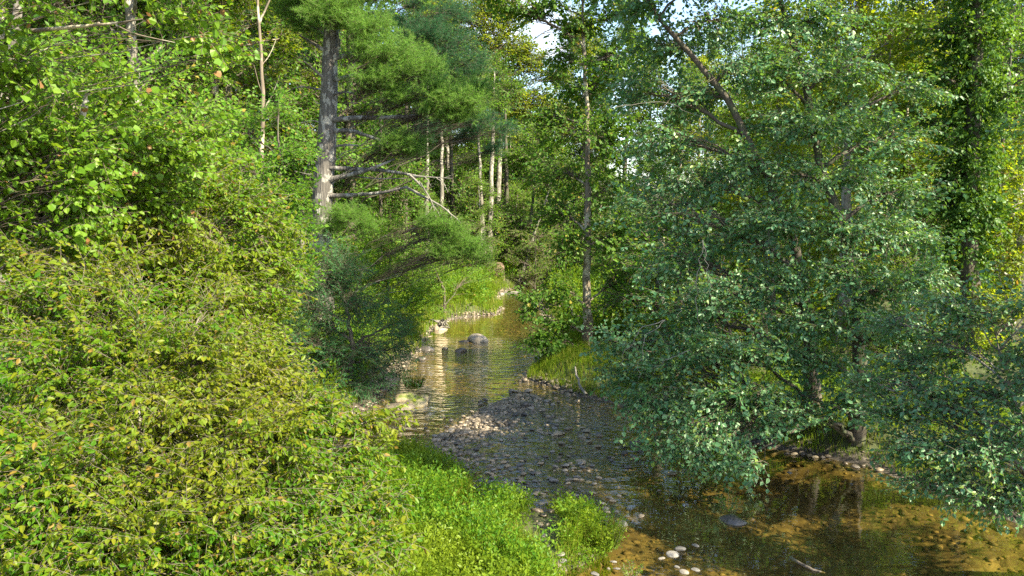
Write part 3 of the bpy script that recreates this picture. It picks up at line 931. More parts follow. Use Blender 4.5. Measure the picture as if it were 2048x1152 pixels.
b = ground_at(-9.6, 30.5)
snag('bare_tree', 'thin pale bare stem forking near the top edge, left of the big pine', b,
     [at(522, 330, 30), at(530, 200, 30), at(522, 100, 30), at(517, 30, 30), at(514, -60, 30)], [0.12, 0.10, 0.085, 0.06, 0.035], 'pale_bark',
     [([at(519, 48, 30), at(530, 20, 30), at(545, -10, 30), at(560, -60, 30)], 0.045), ([at(531, 215, 30), at(545, 190, 30), at(560, 150, 29.7)], 0.03), ([at(530, 200, 30), at(518, 170, 30), at(508, 130, 30)], 0.02),
      ([at(525, 130, 30), at(540, 110, 30.2), at(552, 80, 30.4)], 0.018)])
b = ground_at(-10.2, 15.5)
snag('tree_stump', 'broken white birch snag with dark marks poking out of the left-hand leaves', at(150, 420, 10.2) * [1, 1, 0] + [0, 0, gz(*at(150, 420, 10.2)[:2]) - 0.1],
     [at(158, 260, 10.6), at(165, 222, 10.5), at(170, 188, 10.4)], [0.07, 0.06, 0.045, 0.036], 'white_bark', [([at(168, 200, 10.1), at(173, 190, 10.05), at(178, 187, 10.0)], 0.012)])

# ---- centre right: the slender tree by the water
b = ground_at(2.85, 31)
b = np.array([at(1176, 720, 31)[0], 31, gz(at(1176, 720, 31)[0], 31) - 0.15])
tree('sycamore_tree', 'slender pale-trunked tree standing straight on the right bank in the middle of the view', 'tree', b,
     [b, at(1174, 600, 31), at(1176, 400, 31), at(1175, 230, 31), at(1168, 100, 31), at(1160, -60, 31)], [0.175, 0.15, 0.12, 0.09, 0.065, 0.03],
     [Bl(1110, 650, 29.8, 55, 45), Bl(1070, 600, 29.8, 40, 34), Bl(1130, 580, 30.0, 50, 40), Bl(1090, 680, 29.4, 40, 30), Bl(1130, 700, 30, 50, 28), Bl(1140, 480, 30.4, 50, 45), Bl(1110, 420, 31.5, 60, 45),
      Bl(1235, 560, 31.8, 50, 50), Bl(1230, 470, 30.4, 60, 60), Bl(1120, 340, 31.6, 70, 50), Bl(1230, 370, 30.4, 60, 60), Bl(1140, 260, 31.4, 70, 50), Bl(1220, 270, 30, 70, 60),
      Bl(1180, 170, 31.4, 75, 50), Bl(1090, 230, 31.6, 40, 30), Bl(1120, 120, 31.6, 45, 30), Bl(1240, 110, 31, 80, 50), Bl(1170, 50, 31, 60, 30), Bl(1040, 20, 30.5, 70, 16), Bl(1110, 5, 30.5, 50, 20), Bl(1000, -5, 30, 50, 20), Bl(1130, 60, 31, 30, 40), Bl(1075, 25, 31, 40, 16), Bl(1250, 20, 31, 80, 40), Bl(1200, -40, 31, 120, 40)],
     'sycamore', 'leaf_mid', 'pale_bark', 13, seed=31, limb=0.05, sag=-0.05)

# ---- right side: two leaning trees with drooping blue-green boughs
b = np.array([at(1645, 690, 20)[0], 20.4, gz(at(1645, 690, 20)[0], 20.4) - 0.2])


def lean_extra(mw, ml, tp, rng):
    for pts, r in [([(1405, 480), (1395, 540), (1392, 600), (1398, 650)], 0.022), ([(1405, 490), (1418, 560), (1425, 620)], 0.018), ([(1392, 560), (1370, 600), (1352, 640)], 0.014),
                   ([(1330, 640), (1290, 650), (1262, 690), (1240, 730)], 0.022), ([(1330, 640), (1300, 660), (1285, 700), (1278, 760)], 0.018),
                   ([(1380, 700), (1330, 720), (1300, 750)], 0.016), ([(1230, 215), (1330, 200), (1450, 260)], 0.012)]:
        tube(mw, smooth_path([at(x, y, 17.6) for x, y in pts], 14, 0.035, abs(int(pts[0][0]))), [r * 0.6, r * 0.2], 5, 2)


tree('alder_tree', 'leaning alder whose trunk slants up to the left, pale dead twigs among its blue-green boughs', 'tree', b,
     [b, at(1610, 560, 20), at(1555, 400, 20), at(1490, 260, 20), at(1430, 160, 20), at(1310, 30, 20), at(1250, -70, 20)], [0.20, 0.14, 0.115, 0.10, 0.085, 0.06, 0.03],
     [Bl(1290, 680, 19.5, 80, 60), Bl(1370, 620, 19.5, 90, 70), Bl(1260, 740, 19, 70, 50), Bl(1350, 740, 18.6, 90, 65), Bl(1440, 700, 18.5, 95, 70), Bl(1330, 820, 18, 80, 45), Bl(1430, 810, 18, 90, 55),
      Bl(1510, 790, 18, 75, 60), Bl(1400, 870, 17.6, 80, 42), Bl(1470, 870, 17.6, 65, 42), Bl(1310, 880, 17.8, 40, 28), Bl(1440, 915, 17.2, 40, 40), Bl(1390, 915, 17.4, 36, 36), Bl(1500, 925, 17, 36, 36), Bl(1280, 800, 18, 50, 50), Bl(1220, 680, 19, 40, 40), Bl(1550, 850, 17.5, 50, 40), Bl(1340, 900, 17.4, 30, 40), Bl(1540, 690, 18.6, 80, 60), Bl(1460, 590, 19, 95, 65), Bl(1560, 560, 19, 90, 60),
      Bl(1340, 510, 20, 85, 60), Bl(1440, 470, 20, 95, 65), Bl(1540, 440, 19.4, 90, 60), Bl(1300, 410, 20.5, 75, 55), Bl(1400, 360, 20.5, 90, 60), Bl(1500, 330, 20, 90, 55), Bl(1340, 280, 20.5, 90, 55),
      Bl(1290, 180, 20.5, 80, 50), Bl(1400, 190, 20.5, 90, 50), Bl(1480, 130, 20, 80, 50), Bl(1330, 90, 20.5, 90, 45), Bl(1440, 40, 20, 90, 45), Bl(1290, 10, 20, 80, 40), Bl(1400, -50, 20, 120, 50), Bl(1320, -120, 20, 140, 80), Bl(1480, -130, 20, 150, 80), Bl(1400, -230, 20, 150, 80), Bl(1420, -170, 18.3, 120, 70), Bl(1500, -120, 17.6, 110, 70), Bl(1340, -160, 18.4, 100, 60), Bl(1560, -190, 17.6, 110, 70)],  # clumps above the view are unseen, added to shade the willow
     'alder', 'leaf_teal', 'brown_bark', 14, seed=32, limb=0.06, sag=-0.2, extra=lean_extra, twig='twig')
b = np.array([at(1715, 850, 19.2)[0], 19.2, gz(at(1715, 850, 19.2)[0], 19.2) - 0.15])
tree('alder_tree', 'upright dark-trunked alder on the right bank above the pool, branching at mid height', 'tree', b,
     [b, at(1718, 700, 19.2), at(1712, 560, 19.3), at(1685, 470, 19.5), at(1640, 330, 20), at(1610, 150, 20.5), at(1560, 0, 20.5), at(1540, -90, 20.5)], [0.20, 0.17, 0.15, 0.125, 0.10, 0.085, 0.07, 0.04],
     [Bl(1640, 720, 18.6, 85, 55), Bl(1740, 760, 17.5, 70, 50), Bl(1800, 660, 17.5, 70, 50), Bl(1860, 560, 18.5, 70, 50), Bl(1620, 640, 18.6, 85, 60), Bl(1720, 640, 18.4, 90, 55), Bl(1680, 550, 18.8, 85, 60), Bl(1780, 560, 18.6, 80, 60), Bl(1640, 460, 19, 85, 60), Bl(1740, 460, 19.2, 90, 65),
      Bl(1830, 480, 19.4, 70, 60), Bl(1600, 350, 19.6, 90, 60), Bl(1700, 350, 19.8, 90, 60), Bl(1800, 380, 19.8, 80, 60), Bl(1580, 240, 19.8, 90, 55), Bl(1690, 240, 20, 90, 55), Bl(1790, 270, 20, 80, 55), Bl(1600, 130, 19.8, 80, 50), Bl(1700, 130, 20, 70, 50), Bl(1560, 40, 20, 80, 50), Bl(1650, 30, 20, 80, 50), Bl(1830, 180, 20, 60, 40), Bl(1600, -60, 20, 110, 60), Bl(1560, 160, 19.6, 60, 40), Bl(1620, 260, 19.4, 70, 40),
      Bl(1600, 790, 18.4, 55, 40), Bl(1640, 835, 17.6, 50, 36), Bl(1580, 830, 17.6, 45, 36), Bl(1730, 810, 17.4, 55, 44), Bl(1690, 800, 18, 60, 40)],
     'alder', 'leaf_teal', 'brown_bark', 13, flare=0.15, seed=33, limb=0.07, sag=-0.12, twig='twig')
# nearest tree on the right
b = ground_at(10.0, 12.6)
tree('alder_tree', 'nearest alder at the right edge, glossy round-leaved boughs drooping onto the dark pool', 'tree', b,
     [b, b + [0, 0, 1.0], at(2040, 860, 12.6), at(2000, 700, 12.8)], [0.12, 0.10, 0.06, 0.02],
     [Bl(1800, 720, 13.6, 85, 60), Bl(1900, 690, 13.4, 100, 65), Bl(1780, 810, 13.2, 70, 60), Bl(1860, 800, 13, 95, 70), Bl(1960, 780, 12.8, 100, 75), Bl(1800, 890, 12.8, 70, 50), Bl(1880, 890, 12.5, 90, 60),
      Bl(1970, 890, 12.2, 100, 70), Bl(1830, 960, 12.5, 60, 38), Bl(1920, 970, 12.2, 80, 50), Bl(2010, 990, 12, 80, 55), Bl(2050, 850, 12, 80, 70), Bl(2060, 720, 12.4, 80, 80), Bl(1980, 620, 13, 80, 60), Bl(1900, 610, 13.6, 80, 45),
      (np.array([8.6, 11.6, 4.4]), np.array([0.9, 0.9, 0.8])), (np.array([10.4, 14.2, 4.2]), np.array([1.1, 1.0, 0.9])), (np.array([11.0, 13.6, 5.2]), np.array([1.1, 1.0, 0.9])), (np.array([10.3, 14.9, 3.2]), np.array([1.0, 0.9, 0.8])), (np.array([11.0, 12.0, 4.2]), np.array([1.2, 1.0, 0.9])), (np.array([12.0, 11.2, 5.2]), np.array([1.2, 1.0, 0.9])), (np.array([10.4, 11.4, 3.4]), np.array([1.0, 1.0, 0.8])), (np.array([9.4, 12.4, 5.6]), np.array([1.0, 1.0, 0.8])), (np.array([9.8, 11.2, 4.0]), np.array([1.0, 1.0, 0.8])), (np.array([8.4, 10.6, 5.4]), np.array([0.8, 0.8, 0.6])), Bl(2080, 980, 11.8, 70, 70), Bl(1740, 760, 13.4, 40, 36), Bl(1790, 640, 14, 70, 40)],  # clumps given in metres are unseen, added off the right edge to shade the pool
     'alder', 'leaf_teal', 'grey_bark', 24, seed=34, limb=0.045, scale=0.72, sag=-0.2, twig='twig')

b = ground_at(-8.2, 17.0)
tree('broadleaf_tree', 'mid-sized light green tree between the left maple and the thin bare stem', 'tree', b, [b, b + [0, 0, 2], at(260, 300, 16.5), at(270, 150, 16.5)], [0.16, 0.12, 0.07, 0.03],
     [Bl(230, 170, 16.5, 90, 50), Bl(330, 150, 17, 80, 50), Bl(180, 120, 16, 80, 45), Bl(290, 240, 16.5, 80, 50), Bl(200, 250, 16, 80, 50), Bl(120, 190, 16, 80, 50), Bl(80, 120, 16, 80, 50), Bl(380, 230, 17, 70, 45), Bl(420, 300, 17, 70, 45), Bl(60, 300, 15, 90, 60), Bl(160, 340, 15, 90, 60), Bl(280, 330, 15.5, 80, 50), Bl(60, 430, 14, 100, 60), Bl(180, 440, 14, 90, 60)],
     'layer', 'leaf_bush', 'grey_bark', 13, seed=19, limb=0.03, scale=0.9)
# unseen alders added beside the view to shade right alders, bar and grass bank
for x, y, lab, H in [(12.2, 13.8, 'unseen tall alder added beyond the right edge to shade the leaning alder', 16), (10.8, 9.6, 'unseen tall alder added nearest the viewpoint to shade the grass bank', 16.5), (17.5, 17.5, 'unseen second tall alder added farther right to shade the right-hand alders', 19)]:
    b = ground_at(x, y)
    q = 1.4 if y < 10 else 1.9
    bl = [(b + np.array([q * math.cos(k * 2.4), q * math.sin(k * 2.4), (10.5 if y < 10 else 6.5) + (H - (10.5 if y < 10 else 7)) * k / 13]), np.array([0.4 + 0.8 * q, 0.4 + 0.8 * q, 1.3])) for k in range(14)]
    tree('alder_tree', lab, 'tree', b, [b, b + [0.1, 0, H * 0.5], b + [0, 0.2, H]], [0.24, 0.16, 0.05], bl, 'alder', 'leaf_teal', 'brown_bark', 10 if y < 10 else 2.6, seed=int(x * 10), limb=0.06, twig='twig')

# ivy-clad trunk at the right
b = ground_at(14.6, 25.2)


def ivy_cover(mw, ml, tp, rng):
    n = 1100
    k = np.clip(np.round(rng.choice([7, 10, 14, 17, 21, 24], n) + rng.normal(0, 1.6, n)), 3, 25).astype(int)
    ang = rng.uniform(0, 6.28, n)
    rr = rng.uniform(0.15, 0.9, n)
    o = tp[k] + np.stack([np.cos(ang) * rr, np.sin(ang) * rr, rng.uniform(-0.5, 0.5, n)], -1)
    d = np.stack([np.cos(ang), np.sin(ang), rng.uniform(-0.9, 0.3, n)], -1)
    sprays(ml, 'ivy', o - norm(d) * 0.3, d, 1.05, 0, 1, False, rng=rng)


tree('ivy_clad_tree', 'dark trunk wrapped in ivy near the right edge with sky behind it', 'tree', b,
     [b, at(1935, 500, 25), at(1945, 250, 25), at(1955, 50, 25), at(1960, -150, 25)], [0.3, 0.26, 0.22, 0.18, 0.1],
     [Bl(1930, 330, 25, 80, 40), Bl(1900, 60, 25, 90, 50), Bl(1990, 40, 25, 60, 40), Bl(1880, 150, 25, 60, 40), Bl(1890, 400, 25.2, 70, 50), Bl(1960, 430, 25, 70, 50), Bl(2050, 180, 24, 50, 24), Bl(1960, -60, 25, 140, 50), Bl(1860, 240, 25.5, 50, 40)],
     'sycamore', 'leaf_ivy', 'brown_bark', 9, seed=35, extra=ivy_cover, limb=0.07)
# sunlit trees behind the alders
for i, (x, y, lab, bl) in enumerate([
    (11.2, 27.0, 'sunlit yellow-green tree behind the upright alder, its crown reaching the top edge',
     [Bl(1700, 150, 27, 90, 60), Bl(1620, 80, 27, 80, 60), Bl(1780, 100, 27, 90, 60), Bl(1700, 40, 27, 90, 50), Bl(1800, 200, 26, 80, 60), Bl(1640, 200, 27.4, 70, 50), Bl(1850, 60, 27, 70, 50), Bl(1560, 30, 27.5, 70, 50), Bl(1740, 300, 27, 90, 60), Bl(1820, 330, 26.6, 70, 60), Bl(1720, -40, 27, 130, 50)]),
    (9.5, 29.5, 'sunlit yellow-green tree seen between the two leaning alder trunks',
     [Bl(1560, 170, 29, 80, 60), Bl(1480, 250, 29.5, 80, 60), Bl(1580, 300, 29, 80, 60), Bl(1500, 400, 29, 90, 60), Bl(1600, 420, 28.5, 90, 60), Bl(1680, 420, 28.5, 80, 60), Bl(1620, 520, 28, 90, 60), Bl(1500, 510, 28.5, 80, 60), Bl(1720, 530, 28, 80, 60), Bl(1640, 620, 27.5, 90, 60)]),
    (17.5, 27.5, 'sunlit yellow-green tree filling the right edge below the ivy-clad trunk',
     [Bl(1990, 420, 26, 80, 60), Bl(2040, 350, 26, 70, 60), Bl(1930, 500, 26, 80, 60), Bl(2020, 520, 25.5, 90, 60), Bl(1860, 560, 26, 80, 50), Bl(1960, 600, 25, 90, 60), Bl(2050, 620, 25, 80, 60), Bl(2060, 450, 25.5, 70, 70), Bl(2060, 260, 26, 50, 40), Bl(1850, 660, 25, 80, 60), Bl(1980, 690, 24.5, 90, 60)]),
    (6.2, 33.5, 'bright green tree half hidden between the slender tree and the leaning alder',
     [Bl(1290, 480, 34, 70, 50), Bl(1330, 580, 33.5, 70, 50), Bl(1260, 600, 33.5, 60, 45), Bl(1350, 420, 34, 70, 50), Bl(1230, 660, 33, 60, 40), Bl(1420, 620, 33, 70, 60)])]):
    b = ground_at(x, y)
    top = bl[0][0]
    tree('broadleaf_tree', lab, 'tree', b, [b, b + [0, 0, 5], b * 0.5 + top * 0.5 + [0, 0, 1.5], top + [0, 0, 1.0]], [0.24, 0.19, 0.13, 0.04], bl,
         'layer', 'leaf_yellow' if i != 3 else 'leaf_mid', 'grey_bark', 6.5, seed=41 + i, limb=0.06, sag=-0.05, scale=1.15)

# ---------------------------------------------------------------- the woods behind
def copy_thing(src, loc, rz, sc, label=None, group=None):
    c = src.copy()
    COL.objects.link(c)
    c.location = loc
    c.rotation_euler = (0, 0, rz)
    c.scale = (sc, sc, sc)
    if label: c['label'] = label
    if group: c['group'] = group
    for ch in list(src.children):
        d = ch.copy()
        COL.objects.link(d)
        d.parent = c
    return c


def wood_tree(seed, H, crown_from, spread, leaf, bark, name='forest_tree', cat='tree', kind='far', dens=4.0, r0=0.24):
    rng = np.random.default_rng(seed)
    lean = rng.normal(0, 0.5, 2)
    tp = [np.array([0, 0, -0.4]), np.array([lean[0] * 0.1, lean[1] * 0.1, H * 0.35]), np.array([lean[0] * 0.7, lean[1] * 0.7, H * 0.7]), np.array([lean[0], lean[1], H * 0.97])]
    blobs = []
    k = int(9 + H * 0.5)
    for i in range(k):
        t = i / (k - 1)
        zc = H * (crown_from + (0.96 - crown_from) * t)
        w = spread * (0.55 + 0.75 * math.sin(math.pi * (0.15 + 0.8 * t)) ** 0.8) * (1 - 0.45 * t ** 3)
        a = i * 2.4 + rng.uniform(-0.5, 0.5)
        q = w * rng.uniform(0.35, 0.85)
        r = spread * rng.uniform(0.36, 0.6)
        blobs.append((np.array([lean[0] * t + q * math.cos(a), lean[1] * t + q * math.sin(a), zc]), np.array([r, r, r * rng.uniform(0.5, 0.75)])))
    return tree(name, 'x', cat, (0, 0, 0), tp, [r0, r0 * 0.8, r0 * 0.5, 0.04], blobs, kind, leaf, bark, dens, seed=seed, sides=8, limb=0.07, sag=0.0, tw=0.012)


WOODS = [
    (wood_tree(101, 21, 0.40, 3.3, 'leaf_mid', 'grey_bark'), 'tall mid-green forest tree with a straight grey trunk'),
    (wood_tree(102, 18, 0.30, 3.0, 'leaf_light', 'grey_bark'), 'light green forest tree with a spreading crown'),
    (wood_tree(103, 23, 0.48, 3.0, 'leaf_mid', 'brown_bark', r0=0.27), 'tall dark-trunked forest tree with a high crown'),
    (wood_tree(104, 15, 0.16, 2.8, 'leaf_light', 'brown_bark', r0=0.17), 'light green understorey tree leafy almost to the ground'),
    (wood_tree(105, 12, 0.12, 2.4, 'leaf_bush', 'grey_bark', r0=0.13), 'small bright green understorey tree'),
    (wood_tree(106, 19, 0.34, 3.0, 'leaf_yellow', 'pale_bark', r0=0.2), 'yellow-green forest tree with a pale trunk'),
    (wood_tree(107, 22, 0.30, 2.9, 'needle_dark', 'brown_bark', kind='far', r0=0.25), 'dark evergreen-looking forest tree'),
]
SHRUB = [
    (wood_tree(121, 3.4, 0.05, 1.5, 'leaf_bush', 'brown_bark', 'shrub', 'shrub', 'bush', 9, 0.05), 'bright green understorey shrub'),
    (wood_tree(122, 2.6, 0.05, 1.4, 'leaf_mid', 'brown_bark', 'shrub', 'shrub', 'small', 9, 0.05), 'mid-green rounded shrub'),
    (wood_tree(123, 4.4, 0.08, 1.7, 'leaf_light', 'brown_bark', 'shrub', 'shrub', 'layer', 6, 0.06), 'loose light green shrub'),
]
used = set()


def plant(lst, i, x, y, sc, zone, gname):
    src, lab = lst[i]
    rz = random.uniform(0, 6.28)
    loc = (x, y, gz(x, y) - 0.1)
    label = lab + ' ' + zone
    group = gname
    if (id(lst), i) not in used:
        used.add((id(lst), i))
        src.location, src.rotation_euler, src.scale = loc, (0, 0, rz), (sc, sc, sc)
        src['label'], src['group'] = label, group
    else:
        copy_thing(src, loc, rz, sc, label, group)


def zone_of(x, y):
    if y > 78: return 'far back on the rise', 'far trees on the wooded rise'
    if x < -4: return 'on the slope left of the stream', 'trees on the left slope'
    if x > 5: return 'in the right-hand woods', 'trees in the right-hand woods'
    return 'beyond the bend of the stream', 'trees beyond the stream bend'


def free(x, y, gap):
    return not (np.interp(y, LB[:, 0], LB[:, 1]) - gap < x < np.interp(y, RB[:, 0], RB[:, 1]) + gap)


rr = random.Random(5)
put = []
for (x0, x1, y0, y1, n, gap, choice) in [
    (-34, -9, 27, 46, 17, 6.0, [0, 1, 3, 4, 3, 5]), (-40, -3, 46, 78, 34, 4.0, [0, 1, 2, 2, 3, 5, 6]), (6, 34, 34, 50, 15, 4.0, [4, 3, 3, 5, 4]), (3, 44, 50, 78, 26, 3.0, [0, 1, 4, 3, 5, 3]),
    (-62, 70, 78, 122, 62, 4.0, [0, 1, 2, 3, 5, 6, 0, 1])]:
    k = tries = 0
    while k < n and tries < 4000:
        tries += 1
        x, y = rr.uniform(x0, x1), rr.uniform(y0, y1)
        if 0 < x < 13 and 33 < y < 50 or 2 < x < 17 and 50 <= y < 66: continue
        if abs(x) > 0.68 * y + 4 or not free(x, y, gap): continue
        if any((x - a) ** 2 + (y - c) ** 2 < 11 for a, c in put): continue
        # the gap of open sky above the bend stays open
        if y > 60 and 0.012 < x / y < 0.072 and y < 140:
            i = rr.choice([3, 4])
        elif (x + 8.1) ** 2 + (y - 34) ** 2 < 20: continue
        else: i = rr.choice(choice)
        put.append((x, y))
        z, g = zone_of(x, y)
        plant(WOODS, i, x, y, rr.uniform(0.85, 1.2) * (0.75 if 4 < x < 30 and y < 70 else 1), z, g)
        k += 1
for i, x, y, q in [(0, 7.6, 88, 1.12), (2, 11.5, 84, 1.08), (5, 15.5, 90, 1.2), (0, 20.5, 86, 1.15), (2, 26, 90, 1.1), (2, 44, 92, 1.1), (0, 50, 88, 1.15)]:
    z, g = zone_of(x, y)
    put.append((x, y))
    plant(WOODS, i, x, y, q, z, g)
k = tries = 0
while k < 46 and tries < 6000:
    tries += 1
    x, y = rr.uniform(-16, 14), rr.uniform(62, 100)
    if not free(x, y, 2.0): continue
    if any((x - a) ** 2 + (y - c) ** 2 < 5 for a, c in put): continue
    put.append((x, y))
    z, g = zone_of(x, y)
    plant(WOODS, rr.choice([4, 4, 3]), x, y, rr.uniform(0.35, 0.75) if y < 80 else rr.uniform(0.6, 1.0), z, g)
    k += 1
k = tries = 0
while k < 110 and tries < 6000:
    tries += 1
    y = rr.uniform(24, 80)
    x = rr.uniform(-30, 32)
    if abs(x) > 0.66 * y or not free(x, y, 2.4): continue
    if y < 40 and -14 < x < -3 and y < 31: continue
    if y < 44 and 0 < x < 3.4: continue
    if -5 < x < 2 and y < 60: continue
    side = 'on the wooded slope left of the stream' if x < 0 else 'under the trees right of the stream'
    plant(SHRUB, rr.choice([0, 1, 2]), x, y, rr.uniform(0.7, 1.3), side, 'shrubs on the left slope' if x < 0 else 'shrubs in the right-hand woods')
    k += 1

b = ground_at(-1.5, 74)
tree('forest_tree', 'pale yellow-green tree just left of the open patch of sky', 'tree', b, [b, at(1000, 300, 74), at(995, 100, 74)], [0.3, 0.22, 0.05],
     [Bl(1165, 85, 74, 36, 40), Bl(1160, 40, 74, 36, 30), Bl(1020, 40, 74, 34, 34), Bl(1000, 20, 74, 40, 30), Bl(1050, 105, 74, 40, 22), Bl(940, 40, 74, 45, 36), Bl(985, 50, 74, 45, 34), Bl(1025, 80, 74, 40, 34), Bl(900, 20, 74, 45, 36), Bl(960, 5, 74, 45, 30), Bl(1070, 130, 74, 34, 26), Bl(990, 100, 74, 50, 36), Bl(1035, 130, 74, 40, 36), Bl(950, 150, 74, 45, 36), Bl(1010, 190, 74, 50, 40), Bl(1050, 210, 74, 36, 36), Bl(960, 80, 74, 40, 30), Bl(1000, 250, 74, 50, 40), Bl(1080, 190, 74, 40, 36), Bl(1110, 150, 76, 40, 30), Bl(1130, 230, 76, 44, 40)],
     'far', 'leaf_yellow', 'grey_bark', 6.0, seed=88, tw=0.012, limb=0.07, sag=0.0)
for i, px, py, Ys, q in [(0, 945, 500, 60, 1.1), (2, 985, 475, 66, 1.3), (0, 1045, 500, 66, 1.3), (0, 1070, 530, 62, 1.2), (0, 1030, 530, 68, 1.0), (2, 1060, 450, 72, 1.3), (0, 1000, 440, 74, 1.3), (2, 930, 460, 66, 1.4), (0, 1085, 480, 66, 1.2), (2, 1020, 470, 76, 1.3), (0, 1055, 560, 64, 0.8), (0, 1100, 440, 72, 1.5), (0, 900, 470, 62, 1.3), (0, 960, 430, 78, 1.5), (2, 1120, 500, 68, 1.4)]:
    p = at(px, py, Ys)
    plant(SHRUB, i, p[0], Ys, q * 1.15, 'beyond the stream bend', 'shrubs beyond the stream bend')
# bare trunks that stand out in the middle distance
for (px0, py0, px1, py1, Yt, r, bark, lab) in [
    (966, 462, 958, 300, 64, 0.20, 'grey_bark', 'left one of a pair of pale trunks above the stream bend'),
    (980, 462, 986, 250, 65, 0.27, 'grey_bark', 'thicker right one of a pair of pale trunks above the stream bend'),
    (884, 450, 883, 240, 62, 0.20, 'grey_bark', 'tall straight pale trunk right of the dead pine limbs'),
    (854, 470, 855, 230, 60, 0.17, 'grey_bark', 'grey trunk behind the dead pine limbs'),
    (905, 430, 900, 240, 68, 0.24, 'brown_bark', 'dark trunk left of the pair of pale trunks'),
    (1013, 380, 1011, 240, 70, 0.25, 'brown_bark', 'dark trunk right of the pair of pale trunks'),
    (1062, 440, 1070, 340, 66, 0.20, 'brown_bark', 'short dark trunk above the bend, near the slender tree'),
    (1080, 435, 1100, 375, 64, 0.16, 'grey_bark', 'slanting grey trunk above the bend, leaning right'),
    (808, 455, 800, 400, 56, 0.13, 'pale_bark', 'short pale trunk leaning left below the pine limbs'),
    (352, 210, 345, 20, 38, 0.33, 'brown_bark', 'thick dark trunk in the shade at the upper left'),
    (330, 205, 328, 90, 37, 0.26, 'brown_bark', 'dark trunk with a lighter one beside it at the upper left'),
    (605, 460, 606, 330, 42, 0.16, 'grey_bark', 'grey trunk close behind the big pine on its left')]:
    p0, p1 = at(px0, py0, Yt), at(px1, py1, Yt)
    g = gz(p0[0], Yt)
    base = np.array([p0[0] - (p1[0] - p0[0]) / max(0.5, p1[2] - p0[2]) * (p0[2] - g), Yt, g - 0.3])
    top = p1 + (p1 - p0) * 0.5
    d = top - base
    tree('forest_tree', lab, 'tree', base, [base, p0, p1, top], [r, r * 0.85, r * 0.6, 0.05],
         [(top + [random.uniform(-1.5, 1.5), random.uniform(-1, 1), random.uniform(-1.5, 1.5)], np.array([1.6, 1.6, 1.1])) for _ in range(5)],
         'far', random.choice(['leaf_mid', 'leaf_light']), bark, 3.0, seed=int(px0), sides=8, tw=0.012, limb=0.06)

# young spruce-like tiers and bushes on the far bank are low trees of the same woods; bare earth bank at the bend
def blob_mesh(name, mat, rad, seed, sub=3, amp=0.35, flat=0.25, origin=None):
    import bmesh
    bm = bmesh.new()
    bmesh.ops.create_icosphere(bm, subdivisions=sub, radius=1)
    r = np.random.default_rng(seed)
    K = r.normal(0, 1, (7, 3)) * 1.5
    ph = r.uniform(0, 6.28, 7)
    pl = norm(r.normal(0, 1, (6, 3)))
    pd = r.uniform(0.55, 0.9, 6)
    for v in bm.verts:
        c = np.array(v.co)
        for q, dd in zip(pl, pd):                       # a few worn facets
            s = q @ c
            if s > dd: c = c - q * (s - dd) * 0.8
        n = sum(math.sin(K[i] @ c + ph[i]) for i in range(7)) / 7
        c = c * (1 + amp * n)
        if c[2] < -flat: c[2] = -flat + (c[2] + flat) * 0.3
        v.co = Vector(c * np.array(rad))
    me = bpy.data.meshes.new(name)
    bm.to_mesh(me)
    bm.free()
    me.polygons.foreach_set('use_smooth', np.ones(len(me.polygons), bool))
    me.materials.append(M[mat])
    return me


def rock(name, label, cat, px, py, wpx, hpx, mat, seed, z=0.0, depth=0.8, group=None, rz=0.0, sub=4, lift=0.0, amp=0.3):
    """rock standing on level z whose foot shows at photo pixel px, py"""
    p = onz(px, py, z)
    m = np.linalg.norm(p - CAM) / F
    w, h = wpx * m / 2, hpx * m * 0.62
    o = link(name, blob_mesh(name, mat, (w, w * depth, h), seed, sub, amp), None, (p[0], p[1] + w * depth * 0.5, z + lift))
    o.rotation_euler[2] = rz
    return tag(o, label, cat, group)


rock('boulder', 'large pale boulder sitting alone in the middle of the stream', 'rock', 957, 684, 44, 24, 'stone_boulder', 5)
rock('boulder', 'long flat tan slab at the water edge by the overhanging hazel tip', 'rock', 793, 818, 66, 14, 'stone_tan', 8, rz=-0.1)
rock('boulder', 'low mossy yellow-green boulder beside the tan slab', 'rock', 836, 812, 36, 26, 'stone_moss', 12)
rock('boulder', 'flat mossy slab lying behind the mossy boulder', 'rock', 812, 800, 50, 20, 'stone_moss', 14, z=0.06)
rock('boulder', 'rounded mossy stone right of the flat mossy slab', 'rock', 848, 800, 22, 17, 'stone_moss', 17)
rock('rock', 'long dark wet rock by the left bank, below the shaded willow', 'rock', 852, 701, 36, 13, 'stone_dark', 21)
rock('rock', 'dark wet rock just left of the big boulder downstream', 'rock', 920, 704, 28, 12, 'stone_dark', 23)
rock('rock', 'small dark rock touching the willow at the left bank', 'rock', 846, 719, 22, 9, 'stone_dark', 25)
rock('rock', 'tiny dark rock between the two dark wet rocks', 'rock', 889, 698, 14, 6, 'stone_dark', 26)
rock('rock', 'low dark ledge against the left foot of the big boulder', 'rock', 928, 684, 24, 6, 'stone_dark', 27)
rock('rock', 'dark reddish rock at the foot of the slender tree bank', 'rock', 1088, 712, 22, 14, 'stone_dark', 28)
rock('rock', 'smaller dark rock below the reddish rock on the right bank edge', 'rock', 1078, 722, 16, 8, 'stone_dark', 29)
rock('rock', 'grey rock in the pool carrying a green plant tuft', 'rock', 1468, 1046, 54, 18, 'stone_dark', 31, rz=0.1)
rock('rock', 'bleached rock at the foot of the tangled roots on the left bank', 'rock', 878, 660, 34, 12, 'stone_tan', 33)
rock('rock', 'dark submerged-looking rock under the drooping alder tip', 'rock', 1271, 888, 24, 12, 'stone_dark', 35)
rock('boulder', 'pale weathered boulder half hidden in the grass beside the hazel', 'rock', 778, 985, 52, 26, 'stone_pale', 36, z=0.3)
rock('rock', 'bare brown lump of eroded earth on the bank above the stream bend', 'earth bank', 998, 562, 36, 60, 'soil', 41, z=0.5, depth=0.9)
